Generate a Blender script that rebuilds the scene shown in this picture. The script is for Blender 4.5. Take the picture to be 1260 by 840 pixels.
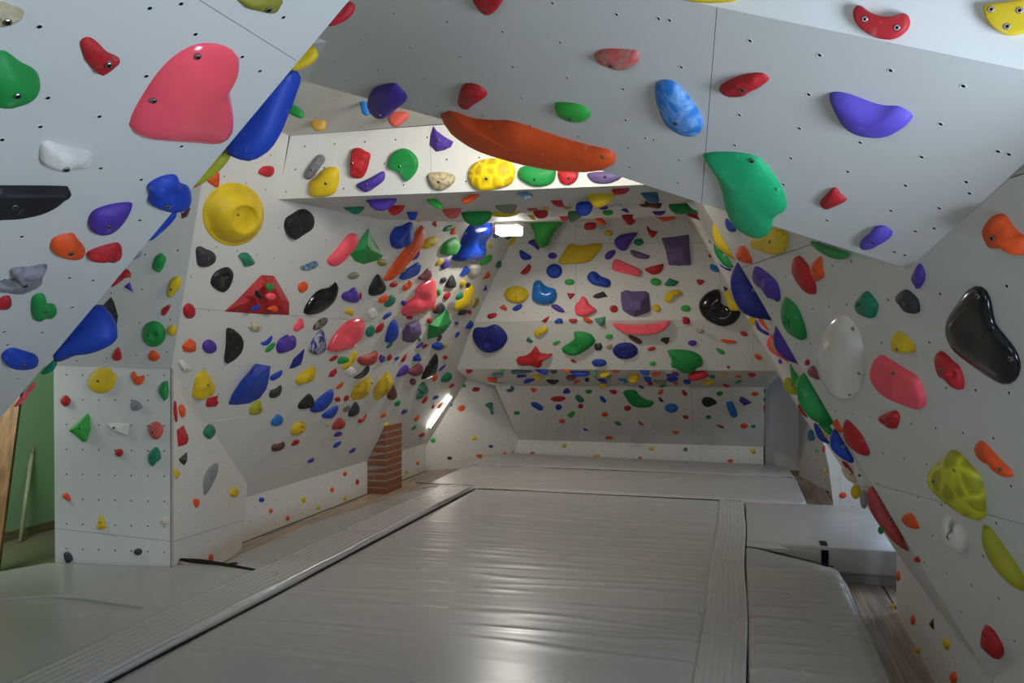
import bpy, bmesh, math, random
import numpy as np
from mathutils import Vector, Matrix

for o in list(bpy.data.objects):
    bpy.data.objects.remove(o)
SC = bpy.context.scene
COL = SC.collection

# ------------------------------------------------------------------ camera
AZ = math.radians(15.55)          # the view turns this far left of the room's long axis (+Y)
CA, SA = math.cos(AZ), math.sin(AZ)
FPX, CXP, HOR, EYE = 1017.0, 630.0, 428.0, 1.55
cam_d = bpy.data.cameras.new('camera')
cam = bpy.data.objects.new('camera', cam_d)
COL.objects.link(cam)
cam.location = (0, 0, EYE)
cam.rotation_euler = (math.radians(90), 0, AZ)
cam_d.sensor_width = 36.0
cam_d.lens = FPX / 1260.0 * 36.0
cam_d.shift_y = (HOR - 420.0) / 1260.0
cam_d.clip_start = 0.02
SC.camera = cam

# ------------------------------------------------------------------ world, light, exposure
SC.view_settings.view_transform = 'Standard'
SC.view_settings.look = 'None'
SC.view_settings.exposure = 0.06
SC.view_settings.gamma = 1.0
SC.view_settings.use_curve_mapping = False
W = bpy.data.worlds.new('world')
SC.world = W
W.use_nodes = True
W.node_tree.nodes['Background'].inputs[0].default_value = (0.75, 0.85, 1.0, 1)
W.node_tree.nodes['Background'].inputs[1].default_value = 0.6


def camw(lat, up, fwd):
    """camera-aligned coordinates (right, up from the eye, forward) -> world"""
    return Vector((lat * CA - fwd * SA, lat * SA + fwd * CA, EYE + up))


def area(name, loc, target, sx, sy, power, col, spread=180):
    l = bpy.data.lights.new(name, 'AREA')
    l.shape = 'RECTANGLE'
    l.size, l.size_y = sx, sy
    l.energy = power
    l.color = col
    l.spread = math.radians(spread)
    o = bpy.data.objects.new(name, l)
    COL.objects.link(o)
    o.location = loc
    d = Vector(target) - Vector(loc)
    o.rotation_euler = d.to_track_quat('-Z', 'Y').to_euler()
    return o


DAY = (0.62, 0.78, 1.0)
WARM = (1.0, 0.95, 0.86)
# daylight: a window right of and behind the camera, and the windows in the right-hand recess
area('daylight_near_window', camw(1.75, -.40, 0.30), camw(0.6, 0.9, 1.9), .85, .9, 84, DAY)
area('rear_fill_light', (-1.6, -2.2, 1.7), (-1.4, 3.0, 1.4), 2.4, 1.6, 33, (0.85, 0.92, 1.0))  # unseen fill light added behind the camera, not a window
area('daylight_recess_window', (2.3, 7.0, 1.25), (0.2, 7.2, 0.6), 2.0, 1.3, 34, DAY)
area('daylight_alcove_window', (1.9, 10.0, 1.6), (0.5, 9.9, 1.0), 1.0, 1.2, 12, DAY)
area('side_room_light', (-5.0, 3.6, 2.1), (-5.5, 5.6, 1.0), 0.8, 0.8, 30, (0.9, 1.0, 0.95))  # unseen light that brightens the green side room
# lamps of the hall: one at the lamp panel, one unseen behind the roof panel
area('hall_lamp', (-2.22, 7.9, 2.66), (-1.5, 7.4, 0.0), .2, .2, 26, WARM)
area('hall_lamp', camw(.35, .93, 3.2), camw(-2.0, -.5, 8.0), .6, .25, 17, WARM, 130)

# ------------------------------------------------------------------ materials
def hexc(h):
    h = h.lstrip('#')
    c = [int(h[i:i + 2], 16) / 255 for i in (0, 2, 4)]
    return tuple((x / 12.92 if x <= 0.04045 else ((x + 0.055) / 1.055) ** 2.4) for x in c) + (1,)


def new_mat(name, rough=0.6, spec=0.5):
    m = bpy.data.materials.new(name)
    m.use_nodes = True
    nt = m.node_tree
    b = nt.nodes['Principled BSDF']
    b.inputs['Roughness'].default_value = rough
    b.inputs['Specular IOR Level'].default_value = spec
    return m, nt, b


def N(nt, typ, **kw):
    n = nt.nodes.new(typ)
    for k, v in kw.items():
        if k in n.inputs:
            n.inputs[k].default_value = v
        else:
            setattr(n, k, v)
    return n


def mixc(nt, fac, a, b):
    n = nt.nodes.new('ShaderNodeMix')
    n.data_type = 'RGBA'
    for s, v in ((n.inputs[0], fac), (n.inputs[6], a), (n.inputs[7], b)):
        if hasattr(v, 'links') or isinstance(v, bpy.types.NodeSocket):
            nt.links.new(v, s)
        else:
            s.default_value = v
    return n.outputs[2]


def ramp(nt, src, p0, p1, c0=(0, 0, 0, 1), c1=(1, 1, 1, 1)):
    r = nt.nodes.new('ShaderNodeValToRGB')
    r.color_ramp.elements[0].position = p0
    r.color_ramp.elements[1].position = p1
    r.color_ramp.elements[0].color = c0
    r.color_ramp.elements[1].color = c1
    nt.links.new(src, r.inputs[0])
    return r.outputs[0]


def bump(nt, b, src, strength, dist=0.01):
    n = nt.nodes.new('ShaderNodeBump')
    n.inputs['Strength'].default_value = strength
    n.inputs['Distance'].default_value = dist
    nt.links.new(src, n.inputs['Height'])
    nt.links.new(n.outputs[0], b.inputs['Normal'])


def objco(nt, scale=(1, 1, 1)):
    t = nt.nodes.new('ShaderNodeTexCoord')
    m = nt.nodes.new('ShaderNodeMapping')
    m.inputs['Scale'].default_value = scale
    nt.links.new(t.outputs['Object'], m.inputs[0])
    return m.outputs[0]


PAL = dict(red='#B3121C', orange='#E2500F', yellow='#D9B70C', green='#0E8A3A', lime='#2FA338',
           teal='#08785A', blue='#0A3CA6', navy='#0B1B78', sky='#1B70BE', purple='#4B2C96',
           mauve='#63507E', plum='#7B3A48', pink='#FB5564', black='#0C0D10', charcoal='#2E2F33',
           white='#D9D5CB', grey='#8A888C', olive='#84801C', lemon='#A8A51C', brown='#5C342A', beige='#C6B68E',
           brick='#A83A34', salmon='#C8554A', steel='#2B5A74', moss='#5A7A55', cream='#CFC2A4',
           emerald='#12B070', khaki='#7E7C62', sand='#C89A3C', violet='#5A48B8')
MATS = {}


def hold_mat(col, fin='matte'):
    key = (col, fin)
    if key in MATS:
        return MATS[key]
    m, nt, b = new_mat('resin_' + col + '_' + fin, {'matte': .62, 'gloss': .18, 'marble': .6, 'rock': .7, 'turtle': .6}[fin], .5)
    co = objco(nt)
    c = hexc(PAL[col])
    big = N(nt, 'ShaderNodeTexNoise', Scale=6.0, Detail=5.0)
    nt.links.new(co, big.inputs['Vector'])
    if fin == 'marble':
        nz = N(nt, 'ShaderNodeTexNoise', Scale=16.0, Detail=4.0, Distortion=1.8)
        nt.links.new(co, nz.inputs['Vector'])
        f = ramp(nt, nz.outputs['Fac'], .40, .66, (0, 0, 0, 1), (.7, .7, .7, 1))
        other = {'beige': '#241C18', 'steel': '#B9C4CC', 'grey': '#4A4A50', 'charcoal': '#B8AE90', 'black': '#C9C1A0',
                 'sky': '#8FB6DE', 'blue': '#2F8AD8', 'white': '#8C8078', 'teal': '#7A8C84', 'cream': '#5A4A58',
                 'brown': '#B8A890', 'salmon': '#A89088'}.get(col, '#DDD8CC')
        out = mixc(nt, f, c, hexc(other))
    else:
        dk = tuple(x * .80 for x in c[:3]) + (1,)
        lt = tuple(min(1, x * 1.08 + .006) for x in c[:3]) + (1,)
        f = ramp(nt, big.outputs['Fac'], .3, .7)
        out = mixc(nt, f, dk, lt)
        # chalk dust in fine specks
        if fin in ('matte', 'rock'):
            sp = N(nt, 'ShaderNodeTexNoise', Scale=38.0, Detail=3.0)
            nt.links.new(co, sp.inputs['Vector'])
            f2 = ramp(nt, sp.outputs['Fac'], .62, .80, (0, 0, 0, 1), (.14, .14, .14, 1))
            out = mixc(nt, f2, out, (.72, .70, .66, 1))
    nt.links.new(out, b.inputs['Base Color'])
    if fin != 'gloss':
        fn = N(nt, 'ShaderNodeTexNoise', Scale=260.0 if fin != 'rock' else 40.0, Detail=3.0)
        nt.links.new(co, fn.inputs['Vector'])
        bump(nt, b, fn.outputs['Fac'], .25 if fin != 'rock' else .6, .002 if fin != 'rock' else .006)
    if fin == 'turtle':
        vo = nt.nodes.new('ShaderNodeTexVoronoi'); vo.feature = 'DISTANCE_TO_EDGE'
        vo.inputs['Scale'].default_value = 14.0
        nt.links.new(co, vo.inputs['Vector'])
        vf = ramp(nt, vo.outputs['Distance'], .02, .22)
        bump(nt, b, vf, .3, .006)
        nt.links.new(mixc(nt, vf, tuple(min(1, x * 1.45) for x in c[:3]) + (1,), tuple(x * .82 for x in c[:3]) + (1,)), b.inputs['Base Color'])
    MATS[key] = m
    return m


def wall_mat(name, col, tint=.96):
    m, nt, b = new_mat(name, .55, .35)
    co = objco(nt)
    n1 = N(nt, 'ShaderNodeTexNoise', Scale=1.3, Detail=4.0)
    n2 = N(nt, 'ShaderNodeTexNoise', Scale=320.0, Detail=2.0)
    nt.links.new(co, n1.inputs['Vector'])
    nt.links.new(co, n2.inputs['Vector'])
    c = hexc(col)
    d = tuple(x * tint for x in c[:3]) + (1,)
    out = mixc(nt, n1.outputs['Fac'], c, d)
    nt.links.new(out, b.inputs['Base Color'])
    bump(nt, b, n2.outputs['Fac'], .18, .0012)
    return m


M_WALL = wall_mat('painted_plywood', '#D2D0C8')
M_WALLW = wall_mat('painted_plywood_white', '#DEDCD4')
M_PLAST = wall_mat('pale_plaster', '#C9C8C6')
M_GREEN = wall_mat('green_painted_plaster', '#8FB088')
M_LINO = wall_mat('olive_linoleum', '#77745A', .8)
M_PLY, nt_, b_ = new_mat('bare_plywood', .7)
b_.inputs['Base Color'].default_value = hexc('#4a3626')
M_DARK, nt_, b_ = new_mat('dark_hole', .9, .1)
b_.inputs['Base Color'].default_value = hexc('#1c1512')
M_STEEL, nt_, b_ = new_mat('zinc_steel', .32)
b_.inputs['Base Color'].default_value = hexc('#8E8E90')
b_.inputs['Metallic'].default_value = 1.0
M_BLACK, nt_, b_ = new_mat('black_velcro_and_gap', .9, .2)
b_.inputs['Base Color'].default_value = hexc('#0d0d0f')


def wood_mat(name, c1, c2, axis=1):
    m, nt, b = new_mat(name, .5)
    s = [26, 26, 26]
    s[axis] = 1.6
    co = objco(nt, tuple(s))
    n1 = N(nt, 'ShaderNodeTexNoise', Scale=1.0, Detail=6.0, Distortion=.4)
    nt.links.new(co, n1.inputs['Vector'])
    oi = nt.nodes.new('ShaderNodeObjectInfo')
    f = ramp(nt, n1.outputs['Fac'], .35, .68)
    out = mixc(nt, f, hexc(c1), hexc(c2))
    mul = nt.nodes.new('ShaderNodeMapRange')
    mul.inputs['To Min'].default_value = .88
    mul.inputs['To Max'].default_value = 1.08
    nt.links.new(oi.outputs['Random'], mul.inputs['Value'])
    hs = nt.nodes.new('ShaderNodeHueSaturation')
    nt.links.new(out, hs.inputs['Color'])
    nt.links.new(mul.outputs[0], hs.inputs['Value'])
    nt.links.new(hs.outputs[0], b.inputs['Base Color'])
    bump(nt, b, n1.outputs['Fac'], .15, .002)
    return m


M_FLOOR = wood_mat('grey_brown_laminate', '#8E7C6A', '#BCAA96')
M_BOARD = wood_mat('raw_board', '#6b4a2c', '#9a7448', 2)
M_STICK = wood_mat('pale_stick', '#8C8F70', '#A5A884', 2)
M_BASE = wood_mat('wooden_baseboard', '#6E6248', '#8E8262')


def vinyl_mat(name, col, wr=1.0):
    """slack coated fabric: sparse long wrinkles across the mat, a soft sag, a satin gloss"""
    m, nt, b = new_mat(name, .3, .5)
    def nz(scale, detail, dist):
        co = objco(nt, scale)
        w = N(nt, 'ShaderNodeTexNoise', Scale=1.0, Detail=detail, Distortion=dist)
        nt.links.new(co, w.inputs['Vector'])
        return w.outputs['Fac']
    def mth(op, a, b_):
        n = nt.nodes.new('ShaderNodeMath'); n.operation = op
        for k, v in enumerate((a, b_)):
            if isinstance(v, bpy.types.NodeSocket): nt.links.new(v, n.inputs[k])
            else: n.inputs[k].default_value = v
        return n.outputs[0]
    sag = nz((.9, 1.6, 1), 0.0, 0)
    w2 = nz((1.0, 9.0, 1), 0.0, 0)
    h = mth('ADD', mth('MULTIPLY', sag, 1.2), mth('MULTIPLY', w2, .10))
    c = hexc(col)
    out = mixc(nt, nz((.7, .7, .7), 1.0, 0), c, tuple(x * .93 for x in c[:3]) + (1,))
    nt.links.new(out, b.inputs['Base Color'])
    ro = nt.nodes.new('ShaderNodeMapRange')
    ro.inputs['To Min'].default_value = .22
    ro.inputs['To Max'].default_value = .34
    nt.links.new(nz((1.5, 1.5, 1.5), 1.0, 0), ro.inputs['Value'])
    nt.links.new(ro.outputs[0], b.inputs['Roughness'])
    return m


M_VINYL = vinyl_mat('grey_vinyl', '#ACA9A3')
M_VINYL2 = vinyl_mat('grey_vinyl_side', '#8C8A86', .5)
M_STRAP = vinyl_mat('grey_vinyl_strip', '#B2AFA8', .4)


def brick_mat():
    m, nt, b = new_mat('red_brick', .85, .2)
    co = objco(nt, (30, 30, 30))
    n1 = N(nt, 'ShaderNodeTexNoise', Scale=1.0, Detail=5.0)
    nt.links.new(co, n1.inputs['Vector'])
    oi = nt.nodes.new('ShaderNodeObjectInfo')
    a = mixc(nt, n1.outputs['Fac'], hexc('#74452F'), hexc('#A06A4A'))
    c = mixc(nt, oi.outputs['Random'], a, hexc('#8A5640'))
    nt.links.new(c, b.inputs['Base Color'])
    bump(nt, b, n1.outputs['Fac'], .5, .004)
    return m


M_BRICK = brick_mat()
M_MORTAR, nt_, b_ = new_mat('grey_mortar', .95, .1)
b_.inputs['Base Color'].default_value = hexc('#9A948A')


def emis(name, col, s):
    m, nt, b = new_mat(name)
    b.inputs['Base Color'].default_value = (.9, .9, .9, 1)
    b.inputs['Emission Color'].default_value = col
    b.inputs['Emission Strength'].default_value = s
    return m


M_TUBE = emis('glowing_tube', (1, .95, .85, 1), 16)
M_SKYL = emis('bright_lamp_panel', (1, .97, .9, 1), 10)

# ------------------------------------------------------------------ object helpers
def mesh_obj(name, verts, faces, mat, parent=None, smooth=False, mats=None, fm=None, origin=None):
    me = bpy.data.meshes.new(name)
    if origin is not None:
        o_ = Vector(origin)
        verts = [tuple(Vector(v) - o_) for v in verts]
    me.from_pydata([tuple(v) for v in verts], [], faces)
    for mm in (mats or [mat]):
        me.materials.append(mm)
    if fm:
        for p, i in zip(me.polygons, fm):
            p.material_index = i
    if smooth:
        for p in me.polygons:
            p.use_smooth = True
    me.update()
    o = bpy.data.objects.new(name, me)
    COL.objects.link(o)
    if origin is not None:
        o.location = origin
    if parent is not None:
        o.parent = parent
        o.matrix_parent_inverse = Matrix.Translation(parent.location).inverted()
    return o


def empty(name, loc=(0, 0, 0)):
    o = bpy.data.objects.new(name, None)
    o.empty_display_size = .1
    o.location = loc
    COL.objects.link(o)
    return o


def tag(o, label=None, cat=None, group=None, kind=None):
    if label: o['label'] = label
    if cat: o['category'] = cat
    if group: o['group'] = group
    if kind: o['kind'] = kind
    return o


def box_vf(x0, x1, y0, y1, z0, z1):
    v = [(x0, y0, z0), (x1, y0, z0), (x1, y1, z0), (x0, y1, z0), (x0, y0, z1), (x1, y0, z1), (x1, y1, z1), (x0, y1, z1)]
    f = [(0, 3, 2, 1), (4, 5, 6, 7), (0, 1, 5, 4), (1, 2, 6, 5), (2, 3, 7, 6), (3, 0, 4, 7)]
    return v, f


def ctr(v):
    a = np.array([tuple(p) for p in v])
    return tuple((a.min(0) + a.max(0)) / 2)


def box(name, x0, x1, y0, y1, z0, z1, mat, parent=None, bevel=0, seg=2):
    v, f = box_vf(x0, x1, y0, y1, z0, z1)
    o = mesh_obj(name, v, f, mat, parent, origin=ctr(v))
    if bevel:
        md = o.modifiers.new('bevel', 'BEVEL')
        md.width = bevel; md.segments = seg; md.limit_method = 'ANGLE'
        for p in o.data.polygons: p.use_smooth = True
    return o


def prism(name, poly, z0, z1, mat, parent=None, bevel=0):
    n = len(poly)
    v = [(x, y, z0) for x, y in poly] + [(x, y, z1) for x, y in poly]
    f = [tuple(range(n - 1, -1, -1)), tuple(range(n, 2 * n))] + [(i, (i + 1) % n, n + (i + 1) % n, n + i) for i in range(n)]
    o = mesh_obj(name, v, f, mat, parent, origin=ctr(v))
    if bevel:
        md = o.modifiers.new('bevel', 'BEVEL')
        md.width = bevel; md.segments = 3; md.limit_method = 'ANGLE'
        for p in o.data.polygons: p.use_smooth = True
    return o


# ------------------------------------------------------------------ the photograph's rays, to survey the room
def ray(px, py):
    r, z = (px - CXP) / FPX, (HOR - py) / FPX
    return np.array([r * CA - SA, r * SA + CA, z])


EYEV = np.array([0, 0, EYE])


def proj(P):
    P = np.atleast_2d(P) - EYEV
    lat = P[:, 0] * CA + P[:, 1] * SA
    f = -P[:, 0] * SA + P[:, 1] * CA
    f = np.maximum(f, .05)
    return np.stack([CXP + FPX * lat / f, HOR - FPX * P[:, 2] / f], 1)


class Plane:
    def __init__(s, n, p):
        s.n = np.array(n, float); s.n /= np.linalg.norm(s.n)
        if np.dot(s.n, EYEV - np.array(p)) < 0:
            s.n = -s.n                       # faces the room
        s.p = np.array(p, float)
        u = np.cross(s.n, [0, 0, 1.0])
        if np.linalg.norm(u) < 1e-3: u = np.array([1.0, 0, 0])
        s.u = u / np.linalg.norm(u)
        s.v = np.cross(s.n, s.u)
        if s.v[2] < 0: s.v = -s.v; s.u = -s.u

    def hit(s, px, py, off=0):
        d = ray(px, py)
        t = np.dot(s.n, s.p + s.n * off - EYEV) / np.dot(s.n, d)
        return EYEV + d * t


def pl3(a, b, c):
    a, b, c = map(lambda q: np.array(q, float), (a, b, c))
    return Plane(np.cross(b - a, c - a), a)


def at(px, py, d):
    return EYEV + ray(px, py) * d


def camn(r, u, f):
    return (r * CA - f * SA, r * SA + f * CA, u)


P = {}
P['SL'] = Plane((1, 0, -.54), (-3.192, 0, EYE))
P['SR'] = Plane((-1, .012, -.54), (.21, 4, EYE))
P['F1'] = Plane((1, 0, -1.58), (-2.16, 0, EYE))
n4 = np.array(camn(1, .38, .048))
P['F4'] = Plane(n4, camw(1.42, 0, 0))
nF2 = camn(-.505, -.828, -.207)
P['SR'] = pl3(P['F4'].hit(1220, 838), P['F4'].hit(908, 322), (.873, 5.28, .35))
P['F2'] = Plane(nF2, P['F4'].hit(1118, 331))
a_, b_2 = P['F2'].hit(882, 9), P['F2'].hit(1367, 108)
P['F3'] = pl3(a_, b_2, a_ + np.array([.05, -.25, 1.0]))
P['G'] = Plane((0, 0, -1), (0, 0, 2.78))
P['BF'] = pl3(at(342, 245, 5.0), at(355, 166, 4.80), at(342, 245, 5.0) + np.array([1, 0, 0]))
P['BU'] = pl3((0, 4.44, 2.45), (1, 4.44, 2.45), (0, 5.8, 2.53))
P['T'] = pl3((0, 5.8, 2.53), (1, 5.8, 2.53), (0, 9.07, 2.96))
P['A'] = pl3((0, 9.07, 2.96), (1, 9.07, 2.96), (0, 9.2, 1.86))
P['B'] = pl3((0, 9.2, 1.86), (1, 9.2, 1.86), (0, 9.48, 1.30))
P['C'] = pl3((0, 9.48, 1.30), (1, 9.48, 1.30), (0, 10.1, 1.09))
P['D'] = pl3((0, 10.1, 1.09), (1, 10.1, 1.09), (0, 10.5, .35))
P['E'] = Plane((0, -1, 0), (0, 10.5, 0))
P['DP'] = pl3(P['SL'].hit(575, 466), P['D'].hit(638, 541), P['SL'].hit(522, 552))
P['KL'] = Plane((1, 0, 0), (-3.84, 6, 0))
pc_ = P['SL'].hit(212, 453)
pd_ = P['SL'].hit(254, 518)
P['PA'] = pl3((-4.0, 4.08, 0), (pc_[0], pc_[1], 0), (-4.0, 4.08, 1))
P['PB'] = pl3((pc_[0], pc_[1], 0), (pd_[0], pd_[1], 0), (pc_[0], pc_[1], 1))
P['PC'] = pl3(P['PA'].hit(66, 450), P['SL'].hit(211, 453), P['SL'].hit(250, 215))
P['KR'] = Plane((-1, .012, 0), (.858, 4, 0))
P['BP'] = Plane((0, -1, 0), (0, 8.6, 0))       # lit end panel of the recess
q_ = P['F4'].hit(1220, 838)
P['KN'] = pl3(q_, P['F4'].hit(1450, 648), q_ + np.array([0, 0, 1.0]))


# ------------------------------------------------------------------ panelled climbing walls
def clip(poly, a, nrm, keep):
    """clip 2-D polygon by the half plane dot(p-a, nrm) >= keep"""
    out = []
    for i in range(len(poly)):
        p, q = poly[i], poly[(i + 1) % len(poly)]
        dp, dq = np.dot(p - a, nrm) - keep, np.dot(q - a, nrm) - keep
        if dp >= 0: out.append(p)
        if (dp >= 0) != (dq >= 0):
            out.append(p + (q - p) * dp / (dp - dq))
    return out


def inside(poly, p):
    c = False
    j = len(poly) - 1
    for i in range(len(poly)):
        a, b = poly[i], poly[j]
        if (a[1] > p[1]) != (b[1] > p[1]) and p[0] < (b[0] - a[0]) * (p[1] - a[1]) / (b[1] - a[1]) + a[0]:
            c = not c
        j = i
    return c


def edgedist(poly, p):
    m = 9
    for i in range(len(poly)):
        a, b = poly[i], poly[(i + 1) % len(poly)]
        t = np.clip(np.dot(p - a, b - a) / max(np.dot(b - a, b - a), 1e-9), 0, 1)
        m = min(m, np.linalg.norm(p - a - (b - a) * t))
    return m


def facet(parent, pl, poly, seams=(), holes=None, mat=None, thick=.018, extra_holes=None, name='panel'):
    """one flat facet of a wall: plywood panels with open joints along the seams, a backing sheet, bolt holes"""
    mat = mat or M_WALL
    pts = [pl.hit(*q) if len(q) == 2 else np.array(q, float) for q in poly]
    to2 = lambda w: np.array([np.dot(w - pl.p, pl.u), np.dot(w - pl.p, pl.v)])
    to3 = lambda q, d=0.: pl.p + pl.u * q[0] + pl.v * q[1] + pl.n * d
    base = [to2(w) for w in pts]
    pieces = [base]
    for sa, sb in seams:
        a, b = [to2(pl.hit(*s) if len(s) == 2 else np.array(s, float)) for s in (sa, sb)]
        d = (b - a) / np.linalg.norm(b - a)
        nr = np.array([-d[1], d[0]])
        new = []
        for pc in pieces:
            for sgn in (1, -1):
                c = clip(pc, a, nr * sgn, .0012)
                if len(c) >= 3: new.append(c)
        pieces = new

    def slab(q, d0, d1, nm, mt):
        n = len(q)
        v = [to3(x, d0) for x in q] + [to3(x, d1) for x in q]
        f = [tuple(range(n)), tuple(range(2 * n - 1, n - 1, -1))] + [((i + 1) % n, i, n + i, n + (i + 1) % n) for i in range(n)]
        o = mesh_obj(nm, v, f, mt, parent, origin=ctr(v))
        bm = bmesh.new(); bm.from_mesh(o.data); bmesh.ops.recalc_face_normals(bm, faces=bm.faces); bm.to_mesh(o.data); bm.free()
        return o
    for pc in pieces:
        slab(pc, 0, -thick, name, mat)
    if seams:
        slab(base, -thick - .001, -thick - .006, 'backing', M_PLY)
    # bolt holes
    cs = []
    if holes:
        su, sv, node, ang, stag = holes
        o0 = to2(pl.hit(*node)) if node else base[0]
        ca, sa = math.cos(ang), math.sin(ang)
        R = max(np.linalg.norm(b - o0) for b in base) + .3
        nu, nv = int(R / su) + 1, int(R / sv) + 1
        for j in range(-nv, nv + 1):
            for i in range(-nu, nu + 1):
                x, y = (i + (.5 if stag and j % 2 else 0)) * su, j * sv
                q = o0 + np.array([x * ca - y * sa, x * sa + y * ca])
                if inside(base, q) and edgedist(base, q) > .03: cs.append(q)
    for e in (extra_holes or []):
        cs.append(to2(pl.hit(*e)))
    if cs:
        v, f, fm = [], [], []
        K = 8
        for q in cs:
            b0 = len(v)
            for rr, dd in ((.0075, .0002), (.0068, .0010), (.0052, .0008), (.0048, .0002)):
                for k in range(K):
                    t = 2 * math.pi * k / K
                    v.append(to3(q + np.array([math.cos(t), math.sin(t)]) * rr, dd))
            for r_ in range(3):
                for k in range(K):
                    k2 = (k + 1) % K
                    f.append((b0 + r_ * K + k, b0 + r_ * K + k2, b0 + r_ * K + K + k2, b0 + r_ * K + K + k)); fm.append(0)
            f.append(tuple(b0 + 3 * K + k for k in range(K))); fm.append(1)
        o = mesh_obj('bolt_holes', v, f, None, parent, mats=[mat, M_DARK], fm=fm, origin=ctr(v))
        tag(o, 'threaded bolt holes in the plywood', kind='stuff')
    return pts


def slw(Y, z):   # a point of the left slope
    return (-3.192 + .54 * (z - EYE), Y, z)


def srw(Y, z):   # a point of the right slope
    q = P['SR']
    return (q.p[0] - (q.n[1] * (Y - q.p[1]) + q.n[2] * (z - q.p[2])) / q.n[0], Y, z)


wall_left = tag(empty('wall_left'), 'white plywood climbing wall along the left side', kind='structure')
wall_right = tag(empty('wall_right'), 'white plywood climbing wall along the right side', kind='structure')
wall_far = tag(empty('wall_far'), 'folded white plywood climbing wall at the far end', kind='structure')
ceiling = tag(empty('ceiling'), 'overhanging plywood roof panels and cross beam', kind='structure')

# left side
facet(wall_left, P['F1'], [(-80, 611), (455, -30), (250, -200), (-600, -300), (-600, 500)],
      seams=[((245, 0), (365, 75))], mat=M_WALL,
      extra_holes=[(184.2, 10.2), (222.7, 4.8), (48.4, 33), (240.5, 42.3), (179.9, 93.8), (58.9, 120.5), (122.3, 143.4),
                   (49.7, 156), (223.2, 180), (123.8, 207), (2.5, 172), (173.8, 221), (74, 250), (172, 271), (26.8, 291),
                   (114.4, 344.7), (85.4, 341.7), (88.9, 377.8), (5, 408), (51.7, 408.7), (21.7, 465.7), (9.5, 424),
                   (348.7, 21.4), (319.9, 87.4), (298, 70), (5, 344)])
e1, e2 = P['F1'].hit(-80, 611), P['F1'].hit(455, -30)
P['F1R'] = pl3(e1, e2, e2 + ray(455, -30) * .8 + np.array([-.35, 0, .1]))
P['F1R'].n = P['F1R'].n if P['F1R'].n[0] > 0 else -P['F1R'].n
facet(wall_left, P['F1R'], [tuple(e1), tuple(e2), tuple(e2 + ray(455, -30) * .55 + np.array([-.36, 0, .0])),
                            tuple(e1 + ray(-80, 611) * .5 + np.array([-.36, 0, .0]))])
facet(wall_left, P['SL'], [(211, 453), (254, 518), slw(4.78, .35), slw(9.7, .35), (522, 552), (575, 466), (563, 453),
                           slw(9.2, 1.86), slw(9.1, 2.97), slw(5.8, 2.55), slw(4.44, 2.46), slw(4.26, 2.79), (263, 135)],
      seams=[(slw(4, 1.78), slw(9, 1.78))], holes=(.2, .2, (262, 344), 0, True), thick=.005)
facet(wall_left, P['PC'], [(30, 449), (66, 450), (211, 453), (263, 135), (60, 60), (-60, 200)], holes=(.2, .2, (175, 356), .1, True))
facet(wall_left, P['PA'], [(66, 450), (212, 453), (212, 712), (68, 712)], seams=[((68, 650), (213, 666))],
      holes=(.105, .15, (82, 461), 0, False), mat=M_WALL, thick=.004)
facet(wall_left, P['PB'], [(212, 430), (262, 488), (313, 500), (312, 512), (297, 679), (212, 725)], seams=[((213, 666), (300, 640))],
      holes=(.19, .15, (240, 534), 0, True), mat=M_WALL, thick=.004)
A_, B_, C_ = [tuple(P['SL'].hit(*q)) for q in ((212, 453), (254, 518), (312, 512))]
D_, E_, F_ = [tuple(P['PB'].hit(*q)) for q in ((212, 453), (254, 518), (312, 512))]
facet(wall_left, pl3(A_, B_, E_), [A_, B_, E_, D_], thick=.004)
facet(wall_left, pl3(B_, C_, F_), [B_, C_, F_, E_], thick=.004)
facet(wall_left, P['KL'], [(-3.84, 5.3, 0), (-3.84, 8.06, 0), (-3.84, 8.06, .35), (-3.84, 5.3, .35)],
      holes=(.15, .1, (424, 600), 0, True), mat=M_WALL)
facet(wall_left, P['KL'], [(-3.84, 8.45, 0), (-3.84, 9.75, 0), (-3.84, 9.75, .35), (-3.84, 8.45, .35)],
      holes=(.15, .1, (510, 570), 0, True), mat=M_WALL)

# right side
Rdir = np.array(camn(-.048, 0, 1)); Rdir /= np.linalg.norm(Rdir)
angR = math.atan2(np.dot(Rdir, P['F4'].v), np.dot(Rdir, P['F4'].u))
facet(wall_right, P['F4'], [(1220, 838), (850, 226), (1090, 300), (1118, 331), (1367, 108), (1450, 35), (1450, 648)],
      seams=[((925, 325), (1000, 300)), ((1075, 595), (1260, 645))], holes=(.15, .15, (1093, 368.6), angR, False), thick=.005)
facet(wall_right, P['SR'], [(1220, 838), (850, 226), srw(5.8, 2.55), srw(9.07, 2.98), srw(9.2, 1.86), srw(9.48, 1.30),
                            srw(9.75, .95), srw(8.6, .70), srw(7.2, .95), srw(5.9, .62), srw(5.28, .35)],
      holes=(.2, .2, None, 0, True), thick=.003)
facet(wall_right, P['KR'], [(.848, 2.0, 0), (.873, 5.28, 0), (.873, 5.28, .35), (.845, 2.75, .35), (.845, 2.0, .35)],
      holes=(.15, .1, (1140, 760), 0, True))
facet(wall_right, P['KR'], [(.915, 8.6, 0), (.93, 10.2, 0), (.93, 10.2, .5), (.915, 8.6, .5)], holes=(.15, .1, None, 0, True))
facet(wall_right, P['KN'], [(1220, 838), (1450, 648), (1450, 1300), (1220, 1010)], holes=(.15, .15, (1236, 835), 0, True))
facet(wall_right, P['BP'], [(1012, 540), (1020, 575), (1027, 634), (1110, 634), (1110, 540)], holes=(.2, .2, (1032, 590), 0, True),
      mat=M_WALLW)
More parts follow.
